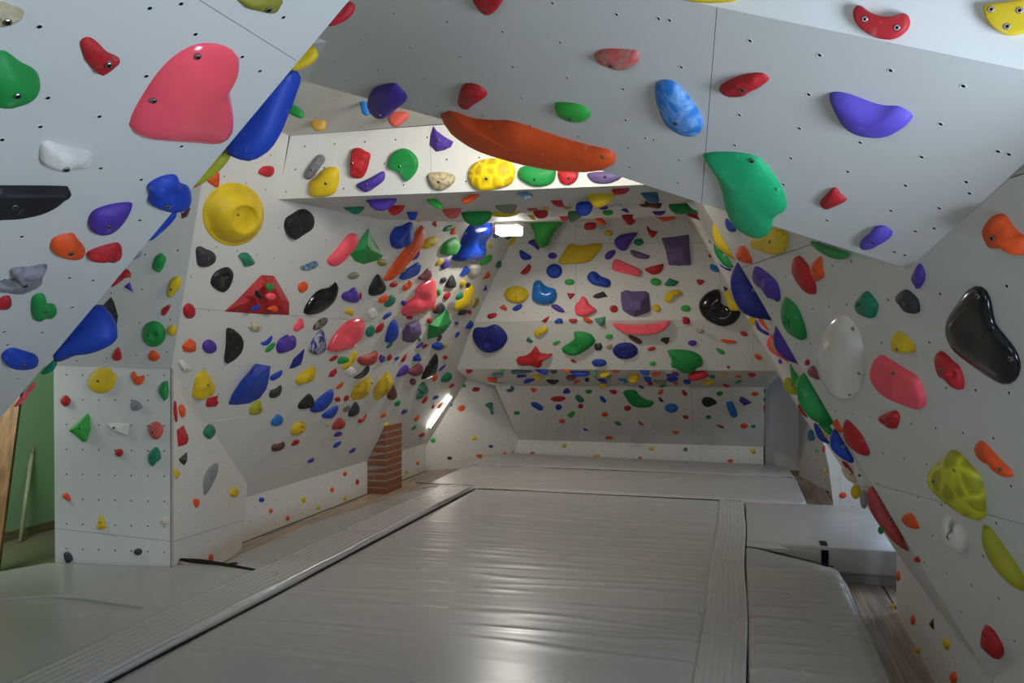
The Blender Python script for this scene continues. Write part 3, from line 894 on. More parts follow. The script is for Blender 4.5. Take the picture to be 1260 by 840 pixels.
HOLDS = '''
@ 0 0 3.925
F1 pink dome gloss n=big_pink_sail-shaped_hold h=.16 b=955,275;742,487 pit=1070,300,130,.3 : 1007,206 945,215 880,245 820,290 760,355 705,435 655,520 622,595 628,635 680,667 800,682 930,690 1035,698 1085,680 1118,640 1125,570 1115,490 1103,410 1140,340 1156,295 1145,255 1100,225 1050,210
F1 red dome rock : 385,205 425,177 470,205 520,260 570,285 580,305 560,325 510,355 470,366 430,335 400,280
F1 green dome n=green_rounded_hold_at_the_left_edge : 0,242 50,265 100,310 165,350 195,395 185,440 140,480 60,510 0,525 -80,500 -90,300
F1 white dome rock : 195,700 230,678 300,705 380,730 435,745 447,780 430,810 350,825 270,833 210,810 190,770
F1 beige dome marble : 0,5 50,25 100,45 117,70 95,100 50,120 0,133 -60,120 -60,20
F1 olive dome rock : 1134,-31 1166,24 1221,45 1256,51 1319,66 1358,50 1367,20 1354,-31
@ 0 200 3.925
F1 black slab n=flat_black_half-disc : -118,100 0,102 345,107 330,135 280,190 200,240 100,270 0,280 -118,267
F1 purple dome n=purple_pod-shaped_hold : 425,295 450,235 540,200 635,190 640,215 600,285 540,340 480,353 440,335
F1 orange dome : 240,395 265,360 350,338 375,370 410,415 413,445 380,472 310,468 245,435
F1 red dome rock : 415,455 450,425 520,395 573,385 590,430 585,465 570,485 530,475 450,483
F1 blue dome n=blue_claw-shaped_hold pit=850,170,60,.5 : 710,115 760,75 825,55 858,65 870,100 910,120 926,170 905,225 830,243 760,225 712,195 722,155
F1 grey dome marble : 50,520 70,507 150,505 215,488 228,497 205,540 200,580 150,610 80,638 0,625 -60,620 -40,580 0,580 60,568 95,565 60,535
F1 red dome : 0,655 20,640 50,640 57,680 40,705 0,713 -30,690
F1 green dome : 155,650 190,628 218,640 212,680 265,685 275,720 250,748 205,750 180,768 155,750 148,700
F1R red fin : 545,590 600,515 625,525 632,550 600,555 570,580 540,600
F1R blue fin n=blue_faceted_volume_behind_the_panel_edge : 340,840 465,690 510,710 545,760 553,820 550,850 510,890 420,925 340,935 265,960
PC black facet : 495,690 535,648 550,670 570,740 565,780 548,775 510,715
PC purple facet : 597,600 627,577 645,627
PC brown facet : 875,250 915,217 920,222 905,260 877,272
PC green dome : 735,500 750,455 780,437 803,460 800,480 775,530 740,515
PC yellow dome : 807,635 825,565 850,548 875,550 875,595 850,625 825,650
PC red dome : 778,735 785,705 825,685 825,700 800,740 785,740
F1R blue fin : 710,382 740,365 790,320 830,280 855,243 820,243 765,300
F1R grey fin : 638,470 660,440 680,425 682,445 662,462
@ 0 400 3.925
F1 blue dome pit=60,160,40,.4 : 5,160 25,125 60,108 110,125 170,150 187,180 170,205 110,217 50,213 20,195
PC green dome n=round_green_pitted_hold pit=740,50,22,.6 : c 743 42 115 125
PC yellow dome : c 830 25 48 52
PC red dome rock : 540,145 570,105 585,130 588,165 560,172 538,155
PC orange dome : 713,150 740,120 773,145 770,165 740,175
F1R teal fin : 200,235 230,200 270,163 268,195 245,225 215,238
F1R pink fin : 70,395 130,320 175,268 165,295 130,325 125,350 100,380
PA yellow dome n=yellow_boulder_on_the_pillar_front h=.22 : 425,265 450,220 510,204 560,235 565,265 540,310 490,328 440,310 425,285
PA orange dome : 632,230 650,222 665,250 700,240 700,265 680,290 655,285 638,260
PA green dome : 766,320 780,280 800,270 813,275 815,340 800,362 785,355
PA red dome : 291,360 315,337 342,360 335,385 310,392 293,375
PA grey dome rock : 632,400 635,370 655,360 690,385 690,400 650,413
PA lime facet n=green_three-cornered_hold_on_the_pillar h=.3 : 330,510 370,475 425,425 435,440 440,500 420,560 400,565 360,530
PA white facet : 517,475 560,472 625,475 617,530 600,530 545,510
PA salmon dome : 717,500 730,470 765,465 790,500 775,540 750,553 725,530
PA teal dome : 717,650 725,605 760,587 778,640 755,660 735,682
PA red dome : c 576 615 40 40
PB red slab : 845,365 838,400 845,450 858,468 858,430 850,385
PB orange dome : 860,400 880,380 897,400 897,440 880,445 863,415
PB red facet : 853,505 890,483 912,545 905,575 860,587
PB teal dome : 980,525 990,495 1020,478 1043,510 1030,540 1010,550
PB orange dome : 1167,495 1185,460 1200,490 1190,528
PB charcoal facet : 862,645 905,612 900,660 890,677 870,660
PB yellow dome : 838,690 870,710 853,742 840,720
PB black dome : c 1129 598 34 50
PB green slab : 1190,655 1200,600 1213,600 1207,655 1197,663
PB grey dome n=pale_grey_blade_hold h=.12 : 980,815 980,740 1010,690 1055,664 1055,710 1020,780 990,820
PB yellow dome : 1108,803 1130,778 1154,800 1140,828 1112,822
@ 0 600 3
PA orange dome : 230,25 245,17 262,35 260,50 235,35
PA yellow facet : 355,150 370,95 380,105 395,145 375,155
PA cream dome : c 610 123 34 28
PA charcoal dome : 235,240 255,235 270,265 245,278
PA charcoal dome : c 510 236 32 26
PB orange dome : 712,40 733,38 737,55 725,72 714,55
PB orange dome : c 779 257 18 28
KL blue dome : c 966 44 22 18
KL orange dome : c 1000 84 15 18
KL orange dome : c 1062 112 15 20
KL yellow dome : c 1121 42 15 26
KL yellow dome : c 1175 72 15 15
KL orange dome : c 1226 6 14 18
@ 220 210 6.3
SL orange dome rock : 218,75 255,20 300,0 317,0 315,70 305,130 270,120 225,90
SL red dome : 612,15 650,-35 735,-38 742,10 700,50 640,30
SL yellow bowl n=big_yellow_bowl h=.30 b=458,343 a=512,372 : c 422 337 478 490
SL charcoal dome n=charcoal_heart-shaped_hold : 130,600 170,585 215,605 270,625 290,660 270,710 220,740 190,748 145,735 130,670
SL teal dome : 460,655 500,632 540,640 580,690 590,720 510,743 490,700
SL black slab n=black_rounded_block_below_the_beam : 815,420 830,370 880,335 950,295 1010,295 1045,330 1053,380 1040,430 1000,465 940,500 880,538 840,510 818,460
SL steel dome marble : 935,750 1000,725 1050,698 1083,710 1080,735 1020,765 960,772
@ 400 210 6.3
SL pink dome n=pink_sausage_hold : 12,690 60,640 120,570 180,500 230,483 262,510 250,560 200,620 130,700 65,742 20,720
SL green facet n=dark_green_cone_hold h=.3 a=330,600 t=.15 : 190,645 240,580 338,445 360,500 390,560 420,610 452,660 420,690 300,725 230,700
SL olive dome : 400,710 420,685 480,695 483,725 430,740
SL blue dome rock n=craggy_blue_hold : 503,500 540,440 600,425 655,395 685,400 690,500 640,575 550,607 515,600 500,550
SL orange dome n=long_orange_rail h=.2 : 443,850 540,700 640,580 700,480 750,420 775,450 778,500 760,560 700,650 600,760 520,843 470,853
SL yellow dome rock : 745,595 780,530 875,508 878,540 830,590 760,607
SL purple dome : 665,695 720,640 735,615 735,650 710,685
SL blue slab : 572,840 600,795 668,745 740,705 745,756 720,800 650,832 595,844
SL olive dome : 560,800 630,740 635,760 600,800
SL lime dome n=bright_green_pebble : 890,630 920,560 990,515 1030,520 1047,570 1030,620 980,655 900,650
SL green dome : 910,465 940,430 990,420 1000,435 960,465 915,472
SL orange dome : 968,490 1000,430 1020,460 1010,490 980,497
SL salmon facet : 825,410 855,382 885,405 855,438
SL yellow dome : 700,390 740,345 790,335 795,360 750,390 710,397
BU blue hang : 637,312 717,312 710,350 695,380 655,378 640,340
BU purple hang n=purple_half-round_hold_under_the_beam : 322,212 548,210 530,260 480,300 430,312 370,295 335,250
BU teal hang : 143,275 300,280 300,295 270,325 230,340 200,325 150,295
BU red hang : 490,300 530,265 615,262 610,290 570,335 520,345
BU lime hang : 780,215 830,210 890,240 913,285 890,297 840,280
BU orange hang : 1058,240 1070,215 1110,200 1140,175 1195,178 1190,200 1130,240 1075,257
BU salmon hang : 915,285 1047,285 1040,330 1020,360 980,372 935,350
BU green hang n=green_half-disc_under_the_beam : 1070,315 1068,359 1096,403 1159,428 1228,413 1288,359 1260,305
SL yellow facet : 1040,395 1060,320 1075,325 1070,400
SL blue dome gloss n=tall_glossy_blue_volume h=.35 pit=1250,560,90,.6 : 986,699 1002,649 1052,567 1096,472 1165,397 1298,353 1298,466 1276,535 1247,624 1209,693 1159,705 1071,703
SL purple dome : 895,740 920,690 960,675 972,730 910,765
SL yellow dome : 855,725 890,680 925,690 880,737
SL plum dome : 715,838 760,794 805,750 830,788 820,832 781,850
SL blue facet : 1040,812 1077,750 1128,725 1134,762 1096,806
SL white dome rock : c 1153 756 113 126
SL red dome : 1165,805 1190,765 1192,790 1180,803
@ 560 220 6.3
SL lime dome : 180,670 220,610 285,587 290,620 240,655
SL teal facet : 310,685 325,645 355,628 362,680 330,692
SL orange facet : 213,778 255,712 278,745 240,775
SL pink dome : 290,400 300,375 335,380 335,400 300,420
SL sky dome : 290,455 300,420 360,370 398,395 370,425 310,460
SL teal dome : c 409 452 48 38
SL yellow dome : c 449 490 62 110
SL yellow dome : c 275 515 30 45
A purple dome : 565,490 590,468 625,468 655,545 640,552 610,525
A blue dome : 498,570 510,552 550,575 592,600 585,625 530,630 505,600
A red dome : 505,730 540,690 570,658 590,680 575,720 540,742
A purple dome : c 755 596 72 50
A blue dome n=round_blue_jug pit=769,720,30,.5 : c 769 714 125 112
A blue dome n=slanting_blue_jug pit=1110,765,35,.5 : 1022,760 1050,715 1090,715 1130,750 1200,780 1207,815 1190,838 1110,825 1060,810
A lime dome : c 887 800 80 48
A yellow dome n=broad_yellow_ribbed_hold h=.2 : 800,660 840,570 885,505 960,515 1080,500 1143,510 1100,580 1040,645 930,660
A purple dome : 1160,600 1180,570 1235,550 1245,575 1200,625 1165,625
A yellow dome : c 1188 421 70 50
T lime hang n=green_funnel_hold tf=.9 : 567,325 620,318 760,315 838,330 790,370 750,440 725,480 722,515 690,520 700,530 660,537 640,510 625,500 620,430 595,370
T khaki hang n=grey_half-round_hold_under_the_beam y=5.3 : 290,140 495,133 480,200 460,255 420,272 370,265 320,230 298,180
T yellow hang y=6.0 : 228,208 530,215 500,260 440,290 370,297 290,285 250,250
BU steel hang marble : 478,100 520,92 600,120 590,150 550,165 500,130
BU red hang : 743,160 820,160 835,190 850,210 820,220 770,205
T yellow hang : c 705 230 48 24
T yellow hang : c 872 225 70 24
BU yellow hang n=yellow_hold_hanging_right_of_the_green_funnel : 1017,110 1150,105 1240,115 1220,160 1180,200 1120,222 1070,215 1040,160
T blue hang y=5.2 : 947,185 1055,178 1060,240 1030,280 980,287 940,265
T moss hang y=5.9 : 873,280 885,250 940,250 985,285 940,320 905,338 880,320
T red hang : 605,245 665,238 718,250 712,290 680,307 630,300
T yellow hang : 558,278 600,275 622,310 600,315
T salmon hang : c 600 238 90 26
T pink hang : 808,285 870,285 872,325 840,328 815,310
T orange hang : 1075,300 1130,297 1170,340 1160,360 1110,345
T lime hang : c 1184 261 86 48
T red hang : 998,370 1010,345 1060,335 1095,345 1085,385 1040,397 1005,390
T purple hang : c 1150 222 80 36
@ 740 220 6.3
BU red hang : 85,80 210,70 213,90 180,115 110,125 88,110
BU steel hang n=steel-blue_hold_under_the_roof : 297,95 420,95 445,140 452,170 420,192 370,180 325,140
T brown hang : 287,200 340,190 335,165 380,190 430,185 470,190 460,225 430,232 400,215 330,220
T orange hang : c 395 212 70 28
T purple hang : 393,250 500,245 480,275 440,285 410,275
T white hang : c 120 218 110 48
T purple hang : 150,240 180,225 205,240 210,265
T red hang : 152,300 170,268 245,265 240,310 270,320 240,355 205,357 180,330
T orange hang : 435,290 570,288 560,315 500,325 485,335 440,305
T green hang n=wide_green_hold_under_the_roof y=6.2 : 517,190 560,183 650,183 700,225 780,260 775,285 700,262 640,275 580,275 530,240
T red hang y=6.0 : 650,270 700,262 760,275 783,320 700,300
T white hang y=5.2 : 650,160 720,170 830,215 820,240 760,250 700,230
T purple hang y=6.4 : 765,255 800,255 812,290 785,285
A purple dome n=purple_teardrop_hold : 100,490 110,460 160,430 270,415 283,425 240,475 200,540 170,560 130,540 105,510
A red facet : 348,368 362,370 385,400 438,408 420,440 392,458 365,425
A teal dome : c 290 490 78 55
A mauve dome : 222,552 250,550 330,580 375,597 355,620 290,620 240,595
A red dome n=red_half-moon : 337,693 470,657 480,660 478,695 450,730 400,742 355,720
A pink slab n=pink_bar : 80,670 95,630 120,622 200,655 307,705 300,745 285,757 200,735 90,705
A mauve facet n=purple_square_volume h=.25 a=600,580 t=.4 : 465,458 560,448 678,430 683,520 690,600 698,668 600,675 520,667 500,560
A lime dome : c 420 798 85 58 -15
A teal facet : 485,820 525,768 603,795 570,830 510,833
A red dome : 735,785 760,778 798,790 770,825 750,815
A sky dome : 838,680 855,660 915,695 917,715 895,723 850,705
A red dome : 828,590 850,568 880,575 875,600 840,610
SR yellow fin y=7.5 : 743,360 780,338 830,350 860,385 855,450 810,425 760,400
SR orange fin y=5.5 : 805,295 825,290 860,330 865,385 840,360 815,320
SR yellow fin n=long_yellow_leaf_on_the_right_slope : 875,308 900,340 960,420 1040,540 1057,630 1000,610 920,550 870,480 858,400 868,340
SR green fin y=4.9 : 870,500 900,540 1000,600 1055,635 1020,690 960,680 900,610 875,560
SR blue fin y=5.2 : 910,650 960,690 1015,700 1000,715 940,690
SR grey fin y=6.5 : 830,480 850,455 870,510 845,500
@ 560 350 6.3
A yellow dome rock n=pale_yellow_boulder : c 475 77 192 130
A sky dome gloss n=glossy_blue_saddle_hold h=.4 pit=700,30,60,.5 : 593,100 600,30 610,-15 650,-35 700,10 740,25 775,35 790,90 760,140 700,158 640,150 600,125
A orange facet : 342,178 378,153 403,180 400,205 370,195
A blue dome : 443,190 470,165 518,150 522,180 470,205
A purple dome : 743,170 760,152 800,160 850,205 840,217 790,205
A red facet : 865,65 930,68 925,85 890,118 880,95
A charcoal facet : 1065,95 1085,75 1150,52 1183,93 1100,110
A pink dome n=pink_three-cornered_hold : 927,180 935,150 960,130 975,95 995,90 1020,110 1040,150 1097,195 1080,215 1020,245 950,240 930,215
A red dome pit=1235,187,14,.6 : c 1230 187 64 56
A red dome : 247,245 260,228 325,220 325,245 280,265 250,258
A red facet : 668,283 700,258 735,242 720,275 700,297
A blue facet : 768,285 800,260 830,265 837,298 775,300
A red dome : 882,265 950,265 948,290 910,297 888,285
A orange dome : 987,258 1010,252 1067,280 1040,298 1010,290
A teal facet marble : 1080,265 1168,247 1155,320 1120,320 1095,290
B navy dome n=big_navy_eye-socket_hold h=.2 pit=260,455,55,.7 : 135,400 145,345 170,333 240,332 310,308 360,335 400,385 408,430 370,490 310,525 260,530 210,515 160,460
B yellow dome : 612,385 625,350 680,325 720,328 720,350 670,385 635,405
B teal facet : 550,438 565,402 605,440 595,452
B lime dome : 757,455 775,438 815,432 800,455 765,468
B red dome n=red_starfish-like_hold : 475,595 490,565 540,560 590,525 625,475 650,530 700,545 753,542 690,580 668,600 665,640 625,645 570,625 500,628 478,615
B green dome n=curled_green_volume h=.28 pit=900,490,60,.6 : 825,495 900,440 940,400 920,365 980,362 1050,380 1088,430 1070,465 1000,520 920,553 850,530
B charcoal facet : 1076,480 1090,455 1130,452 1144,480 1130,510 1090,512
B beige dome marble : c 1195 480 54 44
B red dome : 893,580 920,578 943,605 910,603
B blue dome n=blue_oval_low_on_the_dark_band : c 1116 606 118 60
B lime dome : c 1193 401 62 38
@ 740 350 6.3
A mauve facet n=purple_boxy_volume h=.35 a=270,170 t=.3 : 150,60 190,42 240,52 340,50 368,65 375,130 383,195 370,215 310,235 260,250 215,235 165,200 152,130
A yellow dome n=yellow_banana_hold : 487,100 500,65 550,40 600,40 625,68 600,80 560,100 535,135 515,142 495,130
A yellow dome : c 427 183 75 55 -20
A lime dome : c 653 184 78 50
A red facet : 627,255 650,247 685,262 688,305 640,308 628,290
A pink slab n=pink_smile-shaped_hold : 80,300 100,297 200,308 320,310 430,295 520,280 533,285 520,315 470,360 400,385 300,388 200,380 130,350
A cream dome marble : 725,338 760,350 800,350 800,375 770,380 735,358
A black dome gloss n=glossy_black_crescent_volume h=.3 pit=930,200,75,.6 : 755,170 760,130 800,75 860,38 922,35 915,90 940,150 1000,170 1083,205 1060,270 1010,310 940,325 870,305 800,260 765,210
A red dome : 1073,370 1090,360 1130,375 1138,395 1110,402 1085,390
SR yellow fin y=6.2 : 952,75 985,35 1010,90 1075,190 1000,200 975,150
SR yellow fin y=6.6 : 1137,290 1150,252 1195,258 1195,320 1160,310
SR charcoal fin y=6.4 : 945,12 985,35 965,65
B navy dome n=dark_blue_oval_button h=.2 : c 186 513 195 130
B brown dome : 210,390 240,395 300,425 315,450 295,462 250,440 215,410
B charcoal facet : 455,430 475,410 528,408 525,445 505,465
B purple dome : c 705 453 70 46
B orange dome : 918,432 930,422 1000,430 1050,445 1040,458 960,450
B red dome : 355,505 370,488 410,480 418,500 375,515
B lime dome : c 397 612 52 36
B lime dome : 888,495 905,490 957,520 945,542 910,525
B green dome n=green_cloak-shaped_volume h=.28 : 513,510 570,502 650,505 730,525 775,560 788,600 780,635 740,645 720,675 680,690 640,685 600,660 570,640 540,637 548,580 530,545
B orange dome : 1185,545 1200,535 1243,560 1230,585 1200,575
B red dome : c 984 639 28 22
@ 220 330 6.3
SL black ring h=.14 n=black_hold_with_a_round_eyelet : 245,90 270,40 310,10 370,-10 410,10 425,50 400,130 365,175 330,187 280,160 248,130
SL orange dome : 922,155 935,118 975,103 1005,125 990,165 945,190
SL red facet n=big_red_wedge_volume h=.16 a=690,215 t=.52 b=690,85;450,325;635,340 : 352,335 440,258 640,52 738,57 800,160 857,265 855,362 640,355
SL green dome off=.105 : c 706 145 62 62
SL black dome off=.1 : 590,170 610,172 655,230 620,237 595,205
SL pink dome off=.105 : c 712 217 80 55
SL blue dome off=.07 : 555,325 580,300 632,280 630,300 590,330
SL orange dome off=.07 : 683,315 700,298 750,287 768,325 740,340
SL black dome gloss n=black_leaf-shaped_hold : 965,350 985,290 1050,205 1110,165 1180,150 1235,105 1240,150 1210,230 1130,310 1050,350 980,362
SL red dome : c 81 330 100 118
SL cream dome marble : c 592 452 112 78
SL black slab n=black_half-disc_standing_upright : 385,460 430,470 480,510 503,570 490,640 440,700 380,740 350,738 365,600 370,470
SL orange facet : 22,600 85,540 135,575 135,640 90,655 35,645
SL purple dome : c 238 606 116 108
SL white dome rock : 0,705 30,705 115,770 100,790 50,805 0,750
SL pink dome rock : 885,480 905,430 948,383 972,430 960,465 910,488
SL charcoal dome marble : 1037,470 1060,420 1110,385 1158,380 1140,425 1090,465 1045,480
SL blue dome : 630,585 680,560 728,517 725,550 690,590 650,597
SL green dome : 668,650 690,610 750,575 745,605 700,650
SL purple dome n=purple_cloven_hold : 752,600 780,550 850,512 865,530 905,518 912,575 890,620 780,658 757,640
SL navy dome marble n=blue-striped_shell_hold : 1003,620 1050,540 1115,468 1135,520 1147,620 1090,670 1020,660
SL navy facet : 855,778 890,700 975,622 970,660 945,715 940,745 880,775
SL red dome : 1165,718 1190,695 1235,672 1225,700 1180,723
@ 220 450 6.3
SL yellow dome : 900,120 930,70 1000,30 1040,0 1062,20 1060,80 1020,115 960,130 910,143
SL red facet : 1155,85 1180,50 1220,17 1228,50 1200,85
SL blue facet n=big_blue_fan-shaped_volume h=.3 a=560,130 t=.25 : 385,300 410,230 480,120 560,30 595,-18 712,0 700,100 680,180 630,250 550,290 450,303
SL blue dome : 705,80 740,60 805,32 790,70 740,105 708,113
SL yellow dome rock n=yellow_pear-shaped_hold : 100,230 120,140 140,75 200,35 235,60 280,135 283,180 260,220 200,250 150,265 110,245
SL red facet : 207,305 215,260 240,245 305,230 290,265 312,280 290,315 220,320
SL lemon dome : 543,360 560,310 630,260 635,320 655,325 640,360 610,378 560,378
SL charcoal dome : 698,235 710,195 760,175 798,147 800,180 780,225 740,250 705,250
SL black dome : 922,335 925,300 970,250 1020,213 1055,260 1055,305 1020,325 960,335
SL blue dome n=blue_slanting_bar : 1015,355 1040,300 1110,230 1190,178 1203,210 1180,270 1110,345 1050,362
SL blue dome : 1105,395 1140,355 1230,307 1237,335 1190,405 1120,408
SL sky dome : 712,455 720,420 770,373 812,410 790,455 740,465
SL yellow dome n=yellow_hold_with_a_finger_pocket pit=962,485,22,.7 : 865,530 880,470 930,432 985,445 988,480 940,530 880,535
SL brown dome : 715,650 730,610 790,600 815,585 825,620 780,655 730,662
SL red dome : 870,615 895,573 938,570 930,600 880,620
SL purple dome : 997,740 1020,720 1050,712 1045,740 1005,750
@ 400 450 6.3
SL brick dome : 50,490 70,440 115,400 160,440 150,470 120,490 60,493
SL beige dome : 0,465 20,430 45,432 35,460 10,475
SL purple dome : 65,545 90,510 135,510 130,535 80,550
SL blue dome : 60,635 80,600 127,583 120,605 85,630
SL purple dome : 185,675 205,645 235,632 230,660
SL orange dome : 85,175 105,145 143,125 135,155 100,180
SL red dome : c 98 258 50 42
SL red facet : 143,275 150,235 175,225 188,245 170,270
SL grey dome marble : 135,350 150,325 195,305 195,335 160,358
SL charcoal dome : 178,395 190,345 240,280 270,310 270,350 240,385
SL red facet : 250,440 260,410 290,410 320,365 322,390 300,430 270,443
SL yellow facet n=left_yellow_shield_hold h=.3 a=290,165 t=.5 : 197,240 215,180 270,125 345,75 355,160 340,220 290,255 215,270
SL yellow facet n=right_yellow_shield_hold h=.3 a=455,150 t=.5 : 373,240 380,180 415,120 493,40 515,90 528,130 510,190 450,240 395,270
SL beige dome : c 366 125 25 30
SL brown dome : 478,240 500,190 530,145 560,220 545,255 505,265
SL green dome : 535,295 560,265 585,270 580,300 550,313
SL purple dome : 590,375 605,340 640,335 640,355 610,370
SL orange dome : 425,400 440,375 465,362 478,380 455,395
SL yellow dome : 450,470 470,443 503,440 495,460 465,473
SL orange dome : 688,425 705,395 737,380 735,405 700,428
SL green dome : 668,495 685,470 713,460 705,480 680,497
SL red dome : 725,548 745,520 775,517 765,540 735,550
SL orange dome : 870,333 890,300 925,282 925,300 900,330
DP sky dome : c 970 298 38 38
SL red facet : 822,328 845,292 850,325 835,332
SL teal dome marble n=green_sickle-shaped_hold : 703,262 720,215 745,200 710,180 765,120 780,140 805,170 800,215 760,240
SL red dome : 748,292 770,250 800,232 795,265 765,293
SL blue dome : 833,262 850,235 880,230 870,255
SL orange dome : 830,122 840,85 872,62 875,90 850,122
SL teal dome : 897,130 910,80 950,50 985,60 985,95 950,125
SL red dome : 958,170 975,145 1000,137 995,160 970,173
SL plum dome : c 680 122 55 55
SL purple dome : 548,85 573,38 600,0 630,-10 655,19 624,63 567,82
SL plum dome : 636,50 680,13 735,-20 762,6 760,50 737,69 687,80
SL black dome gloss n=long_black_leaf : 743,105 762,57 790,4 832,-50 880,-95 878,-19 863,44 838,82 800,95
SL charcoal dome : 218,95 283,50 315,6 347,-3 334,44 283,88 240,100
SL red facet : 22,85 40,45 85,17 93,50 60,85
DP lime dome : c 838 578 40 38
DP charcoal dome : c 965 714 38 26
@ 400 330 6.3
SL purple dome : 877,795 905,760 937,745 920,770 890,797
SL red dome : c 932 690 40 32
SL blue dome : c 873 603 97 62
SL yellow dome : c 935 598 28 40
SL charcoal dome : 865,565 880,530 908,518 895,555
SL green facet n=green_kite-shaped_volume h=.4 a=885,455 t=.08 : 793,550 805,435 860,380 940,312 960,365 980,420 940,480 880,530
SL purple dome : c 1020 425 36 28
SL blue facet : 1083,465 1110,420 1130,400 1160,435 1120,472
SL blue dome : 1005,535 1020,500 1045,490 1040,515 1015,537
SL red dome : c 812 406 48 48
SL mauve facet n=purple_gem-like_volume h=.4 a=680,480 t=.3 : 598,560 600,490 640,430 725,398 740,440 750,500 720,545 690,575 640,575
SL green dome : c 732 550 24 36
SL purple dome : 702,615 730,580 762,570 755,595 715,620
SL red dome : 750,618 765,590 797,587 790,605 760,620
SL blue dome n=blue_teardrop : 463,575 480,490 510,420 545,397 570,440 573,500 550,550 510,578
SL teal dome : 470,620 490,590 528,568 515,600 485,620
SL red dome : 390,500 400,460 450,417 458,450 430,490
SL teal dome rock : 310,520 320,470 370,440 390,470 380,500 350,532
SL pink dome gloss n=pink_dish_volume pit=190,510,70,.5 : 15,640 40,570 120,460 200,400 280,385 308,410 305,470 290,530 220,600 140,635 50,648
SL yellow dome : 125,780 170,710 230,640 253,635 245,680 210,730 160,785
SL green dome : 95,740 110,690 150,680 195,700 190,720 130,740
SL brick dome n=brick-red_sloper : 248,715 270,685 350,665 410,637 412,680 390,730 330,755 270,750
SL purple facet : 413,695 430,665 470,690 465,720 430,735
SL red dome : 478,710 485,680 515,665 520,695 495,717
SL blue facet : 533,700 565,680 578,690 550,718
SL red facet : 583,725 605,685 635,652 632,690 610,725
SL blue facet : 677,720 685,680 725,660 748,695 745,718
SL red dome : 30,718 55,690 100,672 95,695 60,720
SL white dome rock : c 200 800 90 80
SL white dome rock : c 370 350 75 85
SL blue dome : 445,390 465,360 517,335 515,360 460,397
SL yellow dome : 148,345 160,315 190,303 220,330 222,365 200,368 180,345
SL purple dome n=purple_two-horned_hold : 125,240 135,195 180,180 230,147 260,190 270,235 250,262 200,267
SL red dome : c 275 213 22 60
SL black dome n=black_arrowhead_hold : 335,185 345,140 410,43 460,100 475,150 440,195 370,213 340,205
SL khaki dome : c 219 57 96 50 15
SL orange dome : 410,260 420,230 480,200 495,220 485,250 430,270
SL teal dome : 455,290 475,240 520,203 548,220 545,260 500,300 460,300
SL red dome : c 532 125 70 42 20
SL orange dome : 600,170 605,130 640,118 650,95 672,90 678,120 650,155 615,177
SL pink dome gloss n=glossy_pink_jug h=.25 pit=765,240,60,.5 : 588,340 600,300 650,250 700,210 705,160 740,120 830,75 855,100 865,170 860,250 830,310 770,345 700,365 610,372
SL purple dome : c 612 268 50 50
SL red dome : c 655 382 55 30
SL charcoal dome : c 917 90 60 42 40
SL charcoal dome rock : 933,145 950,95 990,48 1018,100 1015,140 980,155
SL lime dome : c 882 185 35 55
SL red dome : 915,235 930,195 970,180 975,205 945,243
SL orange dome : c 842 303 42 50
SL charcoal dome : 835,345 860,290 900,265 933,300 920,335 870,352
SL yellow dome : 1043,130 1060,90 1095,95 1090,125 1060,150
SL charcoal dome : c 1110 132 40 48
SL yellow dome gloss n=yellow_thorn_volume : 992,330 1020,270 1060,220 1100,160 1145,122 1160,180 1165,240 1140,295 1080,320
SL teal dome off=.05 : 1010,245 1030,200 1070,185 1075,215 1040,245
SL olive dome : 1140,305 1160,245 1190,230 1195,260 1165,305
SL charcoal facet : 1025,360 1040,325 1105,320 1100,350 1050,365
SL red dome : c 1120 340 38 36
SL blue facet : 1222,175 1250,125 1258,170
@ 400 540 3.82
KL orange dome : c 94 163 20 22
KL red dome : c 152 201 17 26
KL yellow dome : c 95 275 16 22
KL orange dome : c 34 238 18 22
KL orange dome : c 436 113 16 20
KL yellow dome : c 382 155 15 19
@ 560 440 6.3
DP red facet : 128,248 150,225 198,235 175,262 140,262
DP lime dome : 45,215 60,195 85,215 75,230 48,228
DP orange dome : 17,400 30,378 65,368 75,395 50,415
DP teal dome marble n=green_lizard-like_hold : 228,365 260,350 285,345 290,400 298,435 275,440 262,395
DP yellow dome : c 146 622 40 36
DP purple dome : c 277 685 36 26
DP orange dome : c 187 760 50 26
DP orange dome : c 383 742 30 22
C red hang : 88,115 90,90 138,98 110,125
C lime hang : c 367 98 42 34
C steel hang marble : 285,145 290,115 370,118 360,155 300,155
C orange hang : 250,165 255,148 320,160 325,180 295,193 265,185
C white hang : 255,187 300,190 385,205 380,212 320,212 270,205
C steel hang n=dark_blue_bar_under_the_ledge : 437,122 440,98 520,95 610,103 560,118 470,127
C blue hang : 617,85 720,92 712,130 680,132 640,110
C charcoal hang : c 765 108 55 32
C purple hang : 478,150 490,130 550,130 550,148 500,157
C yellow hang : 597,135 650,132 668,175 640,180 605,150
C blue hang : 528,195 545,168 600,158 620,165 600,185 545,202
C black hang : 707,168 805,172 790,195 760,207 725,195
C beige hang : c 710 150 60 40
C orange hang : 822,88 885,92 888,112 860,116
C blue hang n=blue_moustache-shaped_hold : 890,108 930,105 960,112 1000,100 1043,118 1030,140 980,147 930,145 900,125
C plum hang : 858,150 890,130 940,150 920,175 880,178
C salmon hang : 918,195 940,168 973,170 970,185 935,208
C moss hang : 1020,85 1085,88 1100,150 1080,158 1045,115
C black hang : c 1022 170 36 36
C yellow hang : 1122,145 1140,108 1213,100 1200,135 1150,157
C blue hang : 1092,160 1150,160 1180,200 1130,190
C grey hang : c 1190 165 40 60
C yellow hang : c 1143 215 62 45
C red hang : c 1245 102 50 28
D steel dome n=dark_blue_hook_hold : 397,258 405,240 430,243 428,222 440,215 458,235 450,258 420,268
D orange dome : 585,240 610,233 635,250 605,268
D purple dome : 835,275 865,232 895,260 890,278
